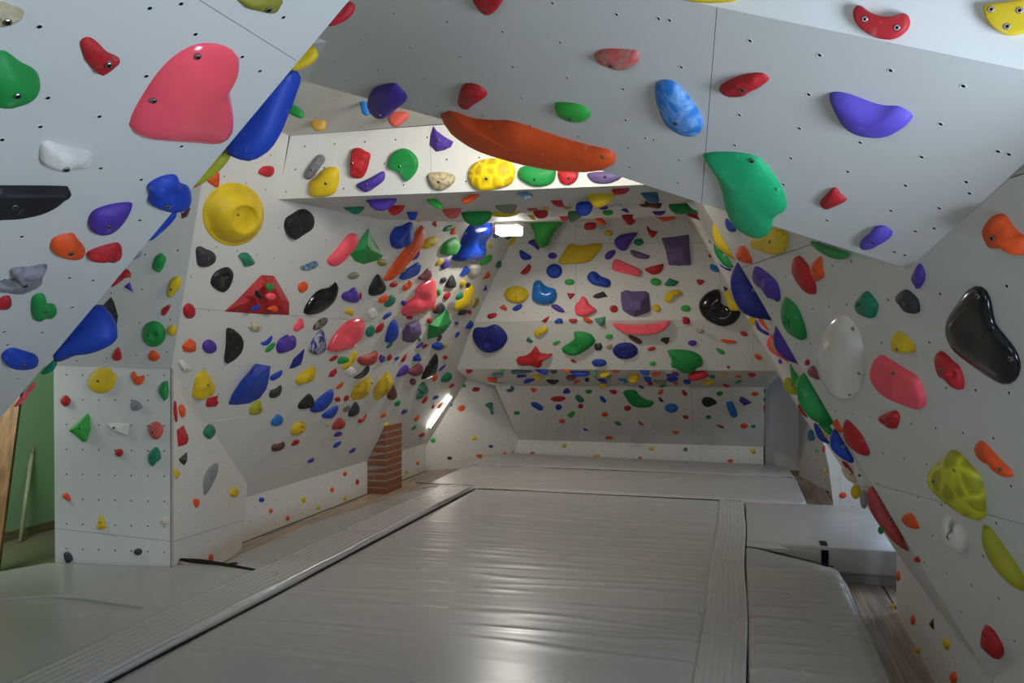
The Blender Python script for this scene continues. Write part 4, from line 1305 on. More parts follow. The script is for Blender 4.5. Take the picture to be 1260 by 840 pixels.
D green dome : c 1037 262 54 34
D red dome : 1195,255 1240,247 1255,265 1235,285
D red dome n=wide_red_lens-shaped_hold : 737,318 780,298 840,300 858,318 820,340 765,338
D teal dome : 932,290 960,285 1000,325 990,350 960,348 940,320
D blue dome : 1122,295 1145,295 1172,335 1160,350 1130,325
D blue dome n=blue_pill-shaped_hold : 585,355 605,342 640,350 683,385 675,410 650,405 600,375
D blue dome : c 803 383 52 48
D red dome : c 973 375 42 38
D lime dome : 868,440 890,425 915,412 930,430 900,465
D green dome : c 478 428 50 30
D orange dome : c 830 490 50 36
D orange dome : c 1160 440 54 38
D blue facet : 990,543 1015,548 1033,570 1000,563
D orange dome : c 1192 618 62 24
E yellow dome : c 844 682 34 30
E red dome : c 598 742 38 26
E sand dome : c 1097 762 48 30
@ 740 440 6.3
C blue hang : 295,95 362,95 368,135 320,130
C orange hang : 388,130 410,112 460,110 455,130 410,145
C grey hang : c 523 107 85 44
C purple hang : 505,130 555,110 595,110 593,140 540,160 508,150
C blue hang : 505,160 595,150 590,175 550,192 515,180
C blue hang : 325,148 375,145 385,190 350,190
C yellow hang n=round_yellow_hold_under_the_ledge : c 250 160 88 78
C sky hang : 123,160 190,160 185,183 145,180
C green hang : c 190 188 35 20
C red hang : c 380 200 42 32
C khaki hang : 405,170 505,170 495,200 460,220 425,200
C green hang : 445,225 505,205 500,220 470,230
C orange hang : c 578 198 36 24
C red hang n=big_red_hold_under_the_ledge : 670,140 700,115 800,93 810,120 840,135 790,165 710,182 675,170
C teal hang : c 860 148 48 30
C blue hang : 635,175 650,165 690,175 685,205 640,200
C yellow hang : 775,175 885,172 870,195 825,217
C sand hang : c 953 133 40 36
C orange hang : 1035,140 1080,135 1078,160 1060,155
C red hang : 1135,118 1193,120 1180,150 1150,150
C green hang : 1035,195 1050,178 1085,172 1080,190 1045,200
C red hang : 937,205 960,200 995,220 985,230 950,222
D purple dome : 280,212 305,210 330,235 315,243
D green dome n=large_green_scoop_hold h=.2 : 168,262 190,248 265,248 290,285 340,320 405,340 408,360 380,382 300,388 240,370 205,330 180,285
D orange dome : 435,280 465,245 480,262 465,287
D red dome : 622,265 635,247 668,280 655,295 635,288
D green dome : c 917 277 52 38
D orange dome : c 1190 280 56 34
D purple facet n=purple_crest_hold : 1067,335 1080,297 1110,310 1168,348 1110,372
D black dome n=black_pocket_hold pit=840,345,28,.7 : 778,345 795,303 850,305 895,345 870,365 820,382
D sky dome n=sky-blue_oval_button : c 542 390 105 72
D sky dome n=bright_blue_upright_bar : 968,345 1000,338 1020,345 1055,435 1050,460 1015,465 985,410
D charcoal facet : 440,310 455,303 488,345 455,340
D red dome : c 203 390 58 42
D green dome : 98,495 125,492 155,512 130,528
D salmon dome : 285,500 293,482 310,505 330,520 300,522
D red dome : c 653 459 48 28 -20
D green dome : c 830 460 46 30
D orange dome : c 575 577 58 22
D red dome : 890,520 920,518 957,545 935,547
D orange dome : c 1107 527 56 44
D green dome : c 1178 531 38 26
E yellow dome : c 387 703 40 30
E salmon dome : c 299 775 24 22
E teal dome : c 651 710 34 30
E orange dome : c 999 798 46 28
E yellow dome : c 1177 725 40 38
@ 860 220 6.3
F4 blue dome : 200,320 215,305 250,340 290,385 290,412 250,410 215,375
F4 yellow slab n=broad_yellow_hold_at_the_roof_edge : 395,510 410,460 490,455 565,380 697,422 695,500 680,560 640,588 560,580 470,550 410,535
F4 orange dome : 280,580 300,535 335,517 370,545 400,600 415,657 350,650 295,620
F4 green dome off=.02 : 863,478 1180,582 1160,610 1120,625 1040,605 930,545
F4 orange dome : 858,690 880,640 935,600 953,620 958,690 975,740 960,770 930,780 905,795 880,750
F2 red dome n=red_shark-tooth_hold : 935,185 960,150 1010,95 1040,65 1075,68 1100,110 1150,150 1150,170 1080,205 1000,238 960,225
@ 0 0 1
F4 purple dome rock n=knobbly_purple_hold : 925,330 928,327 941,334 954,345 958,352 960.6,363 959.5,371 954,368.6 941,359 928.6,346 925.4,340
F4 red dome n=red_hold_with_finger_pockets b=977,329;982.5,340 : 973.5,329.5 975,317 980,314.4 987,319 995,328 1001,339 1004,350 1005,355 1004,362 995,360.6 985.7,351 978.6,340
SR navy fin n=large_dark_blue_fin_volume h=.3 : 907.5,321 914,323 921,331 928,345 938,362 948,383 953,394.5 940,393 928.6,391.6 914,385 905,373 899.5,358 898,345 901,334
SR green fin n=large_green_two-faced_fin : 979,476 981,466 990,456 997,459 1006,479 1017,498 1027,517 1023.6,522.7 1015.7,523.5 1001,518 990,507.6 983,496.5
SR lime fin y=4.6 : 972,447 978,457 982,462 983,476 976,471 973,462
F4 white dome gloss n=big_glossy_cream_white_volume h=.2 pit=1043,462,42,.6 b=1049,405;1057,459;1045,485 : 1004,435 1005.6,424 1011,410 1020.6,394 1027,388 1035,386.5 1044.4,391 1052,398.7 1057,406.7 1060.3,419 1063.5,430.5 1065,445 1064.8,457.5 1063,466 1060,477.5 1050.6,488.6 1039.5,492.5 1025,487 1017.3,477.5 1009,463 1005,450
F4 pink slab n=pink_flat_angular_volume h=.14 b=1099,459;1081,479;1125,499 : 1070,459 1072,447 1079.4,436 1092.5,442.4 1110,453 1127.5,463.4 1133.6,472 1138,486.7 1139.8,490.5 1138,503.6 1125.8,502 1110,496.6 1092.5,488.8 1081,480 1072,468
F4 purple dome : 1121,343 1122,336.5 1127.5,327 1131,324 1136,328.6 1139,338 1138,344 1135.4,349 1130,355.4 1126,350.5
F4 lemon dome turtle n=olive_tortoise-shell_hold h=.25 b=1174,579;1149,592 : 1140,589 1144,577 1153,568 1163,563 1166,557 1171,553 1180,557 1194,571 1206,585 1211.5,602 1213.5,620 1213,636 1205,640 1192,636 1181,629 1163,616 1147,602
SR brick fin n=dark_red_ridged_fin : 1066,607 1071,598 1076.6,599 1090,620 1100,636 1104,644 1110.6,662 1118.5,678 1110.6,675 1097.5,665 1087,651.6 1076.6,638.5 1069,623
SR yellow fin y=4.3 : c 1053 605 13 18
SR grey fin y=4.2 : c 1063 614 10 24
SR white fin y=4.1 : 1050,565 1061,573 1071.4,594 1069,599 1058,597 1052,581
SR red fin y=4.6 : 1035,567 1043,570 1051,583 1046,582
SR cream fin y=4.4 : 1035,577 1042.6,575.7 1054,589 1053,593.5 1042.6,590
BP orange dome : c 1037 609 9.5 7.5
SR green fin y=3.9 : c 1084 652 8 10
KR orange dome : c 1022.5 617 5 4
XF green fin : c 941 481 2.4 6.4
XF green fin : c 940.5 491.5 2.4 6.4
XF red fin : c 940.5 502 2.6 11
F1R red fin : 404,32 412,22 425,8 433,2 437,8 430,20 418,28
F1R yellow fin : 358,86 382,58 389,60 391,68 383,77 370,84
F1R blue fin n=big_deep-blue_sail_behind_the_near_panel_edge : 365,86 361,112 352,135 342,160 328,183 313,195 300,198 282,192 281,178 300,152
F1R lemon fin : 282,180 283,190 272,205 258,218 240,229 250,212 262,195
PC pink dome : 235,231 240,226 248,223 246,228 241,231
F2 orange dome n=long_orange_banana-shaped_rail h=.22 b=554,144;741,194 : 542,140 548,136 560,136.5 580,145 605,148 620,148 628,148.3 658,159 696,173 727,182 747.5,187 755,191 757.6,199 752.5,206 740,211 717,212 684,209 645,201 620,194 580,180 555,163 544.6,148
F2 red dome rock : 884.5,111 892.6,102 915.5,91.7 933.4,89 940,90.4 947,97 940,105 926,112 914,119.7 898,119
F2 emerald dome n=huge_green_glove-shaped_volume h=.16 b=872.5,197;925,198;953,232 : 865,190 874,187 895,186.3 915.6,188 931.4,192 942.5,202 953.6,216.5 961.6,229.5 966.3,242 968.3,255 966.3,259 958.4,263 952,267.6 950.5,274 949,283.5 942.5,290.6 933,293.5 920.3,290 906,280.3 896.5,266 891.7,251.7 888.6,235.5 882,216.5 871,199
F3 yellow slab : 835,-4 845,1 860,3.5 880,4 900,2 910,-3 900,-20 850,-20
BF yellow dome turtle n=big_yellow_honeycomb_hold : 576,219 578,206 588,198 604,194.5 622,195.5 632,203 634,215 630,226 618,231 600,235 588,234 580,228
BF green dome : 637,215 640,206 652,203 668,204 683,207 684,218 680,226 668,229.5 655,228 642,221
BF red dome : 686,209 700,207 712,211 710,222 700,227.5 690,225 686,218
BF mauve dome : 722,213 745,211 762,214 765,219 750,226 732,226 724,221
@ 900 340 6.3
F4 green dome n=green_hold_with_oval_pocket pit=432,365,32,.8 : 380,220 400,165 420,160 500,230 550,330 585,440 580,495 540,490 460,440 410,370 385,290
SR purple fin y=5.2 : 185,370 190,330 230,400 295,440 290,460 240,440 200,410
SR orange fin y=5.1 : 205,335 240,330 295,400 290,425 240,380
SR teal fin y=4.9 : 258,345 310,350 333,395 300,395
SR purple fin n=large_purple_ringed_fin : 325,440 340,380 365,348 400,380 460,480 520,580 555,680 480,670 400,630 340,560 322,490
SR pink fin y=4.9 : 273,500 320,435 325,500 360,590 460,660 450,672 380,630 310,590 280,550
SR lemon fin y=4.8 : 305,500 320,480 355,585 330,570
SR purple fin y=6.0 : c 380 658 36 40
SR blue fin y=4.8 : 455,675 500,670 540,740 500,730
SR white fin y=5.6 : 400,650 455,670 455,735 420,700
F4 red dome : c 587 666 44 50
F4 plum dome : 587,720 640,690 690,800 640,785 600,760
F4 teal dome n=green_clam-like_hold pit=985,230,30,.6 : 952,200 1000,140 1040,112 1080,140 1135,205 1143,240 1110,325 1050,320 990,295 960,260
@ 930 460 6.3
SR lemon fin y=6.2 : 210,80 225,35 255,22 290,60 315,120 315,163 260,150 220,120
SR red fin y=4.8 : 325,250 335,228 370,290 410,340 380,330 345,295
SR blue fin y=4.6 : 448,400 460,372 500,420 540,480 575,540 540,535 480,495
SR green fin y=4.4 : 480,385 560,395 605,410 575,475 530,440
SR yellow fin y=4.4 : 520,440 570,490 555,502 530,480
SR steel fin y=6.8 : 400,480 405,440 440,430 457,480 455,515 410,515
SR red fin y=8.4 : c 528 583 24 62
SR moss fin y=8.2 : 455,595 485,562 497,615 465,605
KR yellow fin y=9.4 : c 476 655 18 36
KR yellow fin y=8.8 : c 541 747 26 42
KR yellow fin y=8.8 : c 532 812 20 32
SR blue fin n=blue_half-moon_fin : 570,510 580,470 615,420 660,490 710,570 760,660 750,692 690,670 620,620 580,570
F4 orange dome : 593,380 625,350 650,395 680,445 655,455 610,400
F4 red dome n=long_red_leaf_with_pockets pit=745,465,22,.7 b=722,520 : 675,410 690,352 750,400 820,480 870,570 888,635 840,630 760,575 700,500
@ 1040 340 5.714
F4 charcoal dome n=dark_teal_two-lobed_hold : 350,150 370,115 415,90 455,105 510,160 528,230 515,262 460,260 420,240 390,200
F4 yellow dome rock : 318,470 330,410 360,385 400,400 480,470 497,530 470,538 380,530 340,505
F4 red dome n=red_figure-eight_hold pit=745,690,38,.7 : 625,590 630,540 655,522 700,545 760,600 810,640 840,720 840,795 790,790 740,740 700,715 660,690
F4 black dome gloss n=huge_glossy_black_kidney_volume h=.14 b=1160,580;930,140 pit=880,420,190,.35 : 700,360 715,300 780,200 860,95 920,67 980,85 1020,150 1040,240 1060,330 1130,420 1200,510 1235,600 1230,680 1190,740 1130,760 1060,735 960,670 860,600 760,520 710,430
@ 1040 200 5.714
F4 orange dome rock n=orange_folded_hold_at_the_right_edge b=1035,530 : 960,490 970,430 1010,375 1045,360 1110,368 1160,430 1220,490 1290,540 1290,650 1200,615 1130,595 1050,600 990,570
F2 violet dome n=violet_egg-shaped_hold : 100,575 120,540 170,500 200,455 240,440 290,450 335,490 320,530 260,570 200,605 140,615 110,605
@ 1040 480 5.714
F4 red dome rock : 230,205 270,165 350,142 380,165 388,200 370,250 355,272 310,270 265,245
F4 orange dome n=long_orange_bone-shaped_hold b=952,443;1088,558 : 905,395 930,352 970,355 1040,430 1110,510 1170,570 1182,610 1140,610 1080,570 1020,490 960,470 920,430
@ 1040 620 3.82
F4 white dome n=white_horseshoe_hold pit=487,125,24,.8 : 440,120 450,70 475,47 495,75 505,140 515,95 530,83 565,130 580,185 575,225 550,232 500,205 465,180
F4 lemon dome n=long_olive_banana_hold b=708,265 : 640,130 645,97 680,120 750,210 810,290 860,370 860,410 800,370 730,300 680,230 650,170
F4 orange dome : 263,65 290,40 320,50 350,105 345,118 300,105 270,80
F4 red facet : 322,255 340,242 352,260 355,275 335,273
F4 red dome n=red_wavy_hold_low_on_the_right_wall pit=652,620,18,.6 : 635,650 640,590 655,568 690,590 725,640 747,690 735,730 700,715 660,680
KR orange dome : c 248 338 22 50
KR yellow dome : c 222 490 24 46
KR orange dome : c 317 543 24 50
KR charcoal facet : 393,560 415,535 418,592
KR yellow dome : c 475 656 34 50
KR yellow dome : c 337 688 28 40
KR orange dome : c 508 815 36 56
@ 300 0 3.925
F2 purple dome n=purple_ridged_volume h=.3 b=657,556 : 595,480 625,425 720,400 760,430 790,465 780,495 740,530 700,565 660,575 620,555 598,520
G sky hang : 565,490 590,485 608,550 580,555 567,530
G salmon hang : 697,570 730,535 800,550 790,570 740,612 710,605
F2 red dome : 1060,400 1130,403 1175,445 1165,465 1110,505 1080,530 1045,515 1033,480
F2 red dome : 1105,0 1140,50 1180,75 1220,60 1256,10 1256,-20 1110,-20
G green hang : 200,530 215,500 260,515 290,545 285,570 250,565
G sand hang : 322,580 390,578 395,610 380,630 345,632 330,605
@ 620 0 3.925
F2 salmon dome marble n=pinkish_rock-like_hold h=.3 : 435,270 470,240 520,233 640,245 657,270 650,310 610,340 540,340 480,310 445,290
F2 lime dome : 245,500 260,492 350,500 410,530 420,560 400,585 350,592 290,575 255,545
F2 sky dome marble n=marbled_blue_egg_hold h=.28 : 728,420 745,392 785,383 840,405 900,480 945,550 963,600 950,645 910,660 850,645 780,590 740,500
@ 940 0 3.925
F2 violet dome n=violet_wedge_hold h=.28 b=515,652 : 315,450 345,442 390,447 450,470 530,505 590,520 650,522 690,545 720,570 715,595 670,635 620,662 560,667 490,658 430,635 375,590 340,520
F3 red slab n=red_banana_above_the_roof_edge b=488,93;643,134 : 430,60 440,35 462,27 500,55 560,78 630,80 680,65 700,80 707,115 690,150 640,185 590,192 530,178 470,140 435,95
F3 yellow slab n=yellow_hold_at_the_top_right_corner b=1235,50;1098,45;1175,128 : 1057,30 1070,15 1150,5 1240,-10 1300,-20 1320,120 1240,165 1180,172 1130,150 1080,100
@ 330 80 4.667
BF grey dome marble n=grey_bone-shaped_hold : 205,640 220,600 255,550 290,513 325,520 328,550 290,600 265,640 230,658
BF yellow dome n=yellow_boot-shaped_hold : 232,740 235,670 270,645 330,590 380,583 408,600 408,680 380,740 310,760 250,755
@ 420 130 6.3
BF red dome rock n=red_ringed_hold : 80,350 100,325 150,330 180,350 228,370 220,430 190,520 150,565 90,560 65,530 75,450
BF purple dome n=slanting_purple_bar : 117,610 220,560 320,507 340,530 330,580 270,630 200,670 150,650
BF green slab n=green_cashew-shaped_hold : 362,440 390,370 460,330 530,345 585,400 598,460 580,520 530,580 500,588 470,540 420,500 365,487
BF purple facet n=purple_triangle_hold : 712,155 740,195 800,240 870,280 850,320 800,345 735,357 710,330 682,305 690,230
BF beige dome marble n=wood-patterned_bowl_hold : 668,530 700,513 800,512 880,540 885,570 860,620 800,658 740,655 690,610
'''

# ------------------------------------------------------------------ climbing holds
from mathutils import noise as mn
YR = dict(BU=(4.5, 5.75), T=(5.85, 8.9), C=(9.5, 10.05), G=(3.1, 4.2))


def parse():
    out = []
    cx = cy = 0; k = 1
    for ln in HOLDS.strip().split('\n'):
        ln = ln.strip()
        if ln[0] == '@':
            _, a, b, c = ln.split(); cx, cy, k = float(a), float(b), float(c)
            continue
        hd, pt = ln.split(' : ')
        t = hd.split()
        h = dict(plane=t[0], col=t[1], style=t[2], fin='matte', opt={})
        for w in t[3:]:
            if '=' in w:
                a, b = w.split('=')
                h['opt'][a] = b
            else:
                h['fin'] = w
        tr = lambda x, y: (cx + float(x) / k, cy + float(y) / k)
        w = pt.split()
        if w[0] == 'c':
            x, y, ww, hh = map(float, w[1:5])
            rot = math.radians(float(w[5])) if len(w) > 5 else 0
            pts = []
            n = 12 if ww / k > 9 else 8
            for i in range(n):
                a = 2 * math.pi * i / n
                ex, ey = ww / 2 * math.cos(a), hh / 2 * math.sin(a)
                pts.append(tr(x + ex * math.cos(rot) + ey * math.sin(rot), y - ex * math.sin(rot) + ey * math.cos(rot)))
            h['ell'] = True
        else:
            pts = [tr(*q.split(',')) for q in w]
            h['ell'] = False
        h['pts'] = np.array(pts)
        for key in ('b', 'a', 'pit'):
            if key in h['opt']:
                h['opt'][key] = [tuple(float(z) for z in q.split(',')) for q in h['opt'][key].split(';')]
                if key == 'pit':
                    h['opt'][key] = [(*tr(a, b), r / k, d) for a, b, r, d in h['opt'][key]]
                else:
                    h['opt'][key] = [tr(*q) for q in h['opt'][key]]
        mn_, mx_ = h['pts'].min(0), h['pts'].max(0)
        h['bb'] = (*mn_, *mx_)
        x, y = h['pts'][:, 0], h['pts'][:, 1]
        h['apx'] = abs(np.dot(x, np.roll(y, 1)) - np.dot(y, np.roll(x, 1))) / 2
        h['c'] = h['pts'].mean(0)
        h['sz'] = math.sqrt(h['apx'])
        out.append(h)
    return out


def smooth_poly(p, n):
    """closed Catmull-Rom through p, resampled evenly to n points"""
    m = len(p); q = []
    for i in range(m):
        p0, p1, p2, p3 = p[i - 1], p[i], p[(i + 1) % m], p[(i + 2) % m]
        for t in np.linspace(0, 1, 8, endpoint=False):
            q.append(.5 * ((2 * p1) + (-p0 + p2) * t + (2 * p0 - 5 * p1 + 4 * p2 - p3) * t * t + (-p0 + 3 * p1 - 3 * p2 + p3) * t ** 3))
    return resample(np.array(q), n)


def resample(q, n):
    d = np.linalg.norm(np.roll(q, -1, 0) - q, axis=1)
    s = np.concatenate([[0], np.cumsum(d)])
    qq = np.vstack([q, q[:1]])
    t = np.linspace(0, s[-1], n, endpoint=False)
    return np.stack([np.interp(t, s, qq[:, 0]), np.interp(t, s, qq[:, 1])], 1)


def ringmesh(rings, cap_top=True):
    """rings: list of (n,3) arrays from the wall up; returns verts, faces"""
    n = len(rings[0]); v = np.vstack(rings); f = []
    for k in range(len(rings) - 1):
        for i in range(n):
            j = (i + 1) % n
            f.append((k * n + i, k * n + j, (k + 1) * n + j, (k + 1) * n + i))
    if cap_top:
        f.append(tuple((len(rings) - 1) * n + i for i in range(n)))
    return v, f


PROF = {
    'dome': [(math.cos(t) ** .75, math.sin(t)) for t in np.radians([0, 9, 20, 32, 44, 56, 67, 77, 85])],
    'slab': [(1, 0), (.995, .55), (.975, .82), (.93, .96), (.86, 1.0), (.6, 1.04), (.25, 1.06)],
    'bowl': [(1, 0), (.995, .05), (.955, .075), (.91, .09), (.87, .16), (.80, .42), (.68, .72), (.52, .95), (.47, 1.0), (.42, .99), (.385, .88), (.36, .80), (.15, .78)],
    'ring': [(1, 0), (.95, .5), (.84, .85), (.68, 1.0), (.5, .96)],
}


def build_hold(h, seed):
    R = random.Random(seed)
    st = h['style']
    pl = P[h['plane']]
    px = h['pts'].copy()
    if st in ('fin', 'hang'):
        cxp, cyp = h['c']
        if 'y' in h['opt']:
            Y0 = float(h['opt']['y'])
        elif h['plane'] == 'SR':
            x = 1220 - .605 * (838 - cyp)
            Y0 = P['F4'].hit(x, cyp)[1] + .10
        elif h['plane'] == 'F1R':
            x = 430 - cyp / 1.2
            Y0 = P['F1'].hit(x, cyp)[1] + .08
        elif h['plane'] == 'XF':
            Y0 = 9.9
        else:
            ty = px[:, 1].min() + .12 * (px[:, 1].max() - px[:, 1].min())
            Y0 = pl.hit(cxp, ty)[1]
            lo, hi = YR.get(h['plane'], (3, 10))
            if not (lo <= Y0 <= hi):
                Y0 = lo if abs(Y0 - lo) < abs(Y0 - hi) else hi
        if h['plane'] == 'T':
            Yb = P['BU'].hit(cxp, px[:, 1].min() + .12 * (px[:, 1].max() - px[:, 1].min()))[1]
            if Yb < 5.78: Y0 = min(Yb, 5.70) if 'y' not in h['opt'] else min(Y0, 5.70)
        q = Plane((0, -1, 0), (0, Y0, 0))
        n = 28 if h['sz'] > 22 else (18 if h['sz'] > 9 else 12)
        o2 = smooth_poly(px, n)
        w = np.array([q.hit(*p) for p in o2])
        c = w.mean(0)
        sz = math.sqrt(h['apx']) / FPX * np.linalg.norm(c - EYEV)
        tf = float(h['opt'].get('tf', .6)) * sz / 2
        rings = []
        for t in np.radians([-80, -60, -38, -16, 16, 38, 60, 80]):
            s, d = math.cos(t) ** .6, math.sin(t)
            sc = 1 + (s - 1) * .8
            rings.append(c + (w - c) * (sc if abs(t) < 1.3 else .45) + np.array([0, -1, 0]) * d * tf)
        v, f = ringmesh(rings)
        f.append(tuple(range(n - 1, -1, -1)))
        return v, f, True, np.array([0, -1., 0]), c + np.array([0, -tf, 0]), sz
    off = float(h['opt'].get('off', 0))
    nrm = pl.n
    faceted = st == 'facet'
    if faceted:
        o2 = px
        if len(o2) < 5: o2 = resample(o2, 3 * len(o2)) if False else o2
    else:
        n = 40 if h['sz'] > 38 else (26 if h['sz'] > 18 else (18 if h['sz'] > 9 else 12))
        o2 = smooth_poly(px, n)
    tgt = np.array([px.min(0), px.max(0)])
    cpx = o2.mean(0)
    w0 = np.array([pl.hit(*p, off) for p in o2])
    c0 = w0.mean(0)
    dist = np.linalg.norm(c0 - EYEV)
    sz = h['sz'] / FPX * dist
    hf = h['opt'].get('h')
    asp = (tgt[1] - tgt[0]).min() / max(h['sz'], 1)
    H = float(hf) * sz if hf else {'dome': .34, 'facet': .34, 'slab': .22, 'bowl': .3, 'ring': .3}[st] * sz * (.9 + .2 * R.random()) * min(1, .45 + .6 * asp)
    H = max(H, .012)
    A = np.array([R.uniform(-.14, .14), R.uniform(-.16, .06)]) * sz
    shift = np.zeros(2); scale = np.ones(2)
    v = None
    for it in range(5):
        q2 = cpx + (o2 - cpx) * scale + shift
        w = np.array([pl.hit(*p, off) for p in q2])
        c = w.mean(0)
        if 'a' in h['opt']:
            ap = pl.hit(*h['opt']['a'][0], off + H) - nrm * H
        else:
            ap = c + pl.u * A[0] + pl.v * A[1]
        rings = []
        if faceted:
            ts = float(h['opt'].get('t', .3))
            for s, z in ((1, 0), (.985, .10), (ts + (1 - ts) * .04, .985), (ts * .9, 1.0)):
                cc = c + (ap - c) * min(1, z * 1.0)
                cc2 = c + (ap - c) * (z if z < 1 else 1)
                rings.append(cc2 + (w - c) * s + nrm * z * H)
        else:
            for k, (s, z) in enumerate(PROF[st]):
                cc = c + (ap - c) * min(z, 1) * (.8 if st == 'dome' else (.9 if 'a' in h['opt'] else .3))
                r_ = cc + (w - c) * s + nrm * z * H
                if h['fin'] == 'rock' and 0 < k:
                    for i in range(len(r_)):
                        a = Vector(r_[i] * (2.2 / sz))
                        r_[i] += (pl.n * .11 + (w[i] - c) / sz * .10) * mn.noise(a) * H * 2.2 * min(1, k / 3)
                rings.append(r_)
            if st == 'ring':
                hc = pl.hit(276.7, 337.1, off + H) - nrm * H
                for z in (.9, .0):
                    rings.append(hc + (w - c) * .27 + nrm * z * H)
        v, f = ringmesh(rings, st != 'ring')
        for (ax, ay, r, d) in h['opt'].get('pit', []):
            pp = proj(v)
            dd = np.clip(1 - np.linalg.norm(pp - [ax, ay], axis=1) / r, 0, 1)
            dd = dd * dd * (3 - 2 * dd)
            hz = np.dot(v - c, nrm)
            v = v - np.outer(dd * d * np.maximum(hz, 0) * 1.0, nrm)
        pp = proj(v)
        bb = np.array([pp.min(0), pp.max(0)])
        es = (tgt[1] - tgt[0]) / (bb[1] - bb[0])
        scale = np.clip(scale * es, .35, 2)
        shift = shift + (tgt.mean(0) - bb.mean(0)) * .95
    top = v[np.argmax(np.dot(v - c, nrm))]
    return v, f, not faceted, nrm, top, sz


def bolt_mesh():
    v, f, fm = [], [], []
    K = 10
    for rr, z in ((.0078, -.004), (.0078, .0018), (.0066, .0028), (.0042, .0028), (.0037, .0010)):
        for k in range(K):
            t = 2 * math.pi * k / K
            v.append((math.cos(t) * rr, math.sin(t) * rr, z))
    for r in range(4):
        for k in range(K):
            k2 = (k + 1) % K
            f.append((r * K + k, r * K + k2, r * K + K + k2, r * K + K + k)); fm.append(1 if r == 3 else 0)
    f.append(tuple(4 * K + k for k in range(K))); fm.append(1)
    me = bpy.data.meshes.new('bolt')
    me.from_pydata(v, [], f)
    me.materials.append(M_STEEL); me.materials.append(M_DARK)
    for p, i in zip(me.polygons, fm): p.material_index = i
    return me


BOLT = bolt_mesh()
CN = dict(lime='bright green', teal='teal green', moss='pale green', emerald='emerald green', mauve='dusty purple',
          sky='light blue', steel='steel blue', navy='dark blue', plum='plum brown', charcoal='charcoal', lemon='olive yellow',
          brick='brick red', salmon='salmon red', khaki='grey-brown', sand='sand yellow', cream='cream')
WN = dict(F1='the near left overhang', F1R='the edge of the near left overhang', SL='the long left slope', PC='the slanting face above the pillar',
          PA='the pillar front', PB='the pillar side', KL='the low left strip', F2='the big grey roof panel', F3='the bright panel above the roof',
          G='the dim ceiling behind the roof panel', BF='the cross beam face', BU='the underside of the cross beam', T='the far ceiling',
          A='the upper far wall', B='the dark band of the far wall', C='the far ledge underside', D='the lower far wall',
          DP='the corner panel beside the far wall', E='the lowest strip of the far wall', F4='the right wall', SR='the right slope edge',
          KR='the low right strip', KN='the right foot panel', BP='the bluish end panel', XF='the far wall end')
WS = {k: v for k, v in WN.items()}


def shape_word(h):
    d = h['bb']
    w, hh = d[2] - d[0], d[3] - d[1]
    if h['style'] == 'hang': return 'hanging'
    if h['style'] == 'fin': return 'jutting'
    if h['ell']: return 'round' if .75 < w / hh < 1.33 else 'oval'
    # elongation from second moments
    q = h['pts'] - h['c']
    ev = np.sort(np.linalg.eigvalsh(q.T @ q))
    if ev[1] / max(ev[0], 1e-6) > 6: return 'long'
    if h['style'] == 'facet': return 'angular'
    if h['style'] == 'slab': return 'flat'
    return 'craggy' if h['fin'] == 'rock' else 'rounded'


HS = parse()
order = sorted(range(len(HS)), key=lambda i: -HS[i]['apx'])
NVOL = 0
indiv = set(order[:345])
for i, h in enumerate(HS):
    if 'n' in h['opt']: indiv.add(i)

# ---- labels that single each hold out
for i, h in enumerate(HS):
    h['cn'] = CN.get(h['col'], h['col'])
    if h['fin'] == 'marble': h['cn'] = 'marbled ' + h['cn']
    h['size'] = 'tiny' if h['sz'] < 7 else 'small' if h['sz'] < 13 else 'medium' if h['sz'] < 26 else 'large'
    h['sw'] = shape_word(h)
ids = sorted(indiv)
marks = [i for i in ids if 'n' in HS[i]['opt']]


def nm(i): return HS[i]['opt']['n'].replace('_', ' ')


DIRS = ['right of', 'below right of', 'below', 'below left of', 'left of', 'above left of', 'above', 'above right of']


def sector(a, b):
    d = b - a
    return int(round(math.atan2(d[1], d[0]) / (math.pi / 4))) % 8


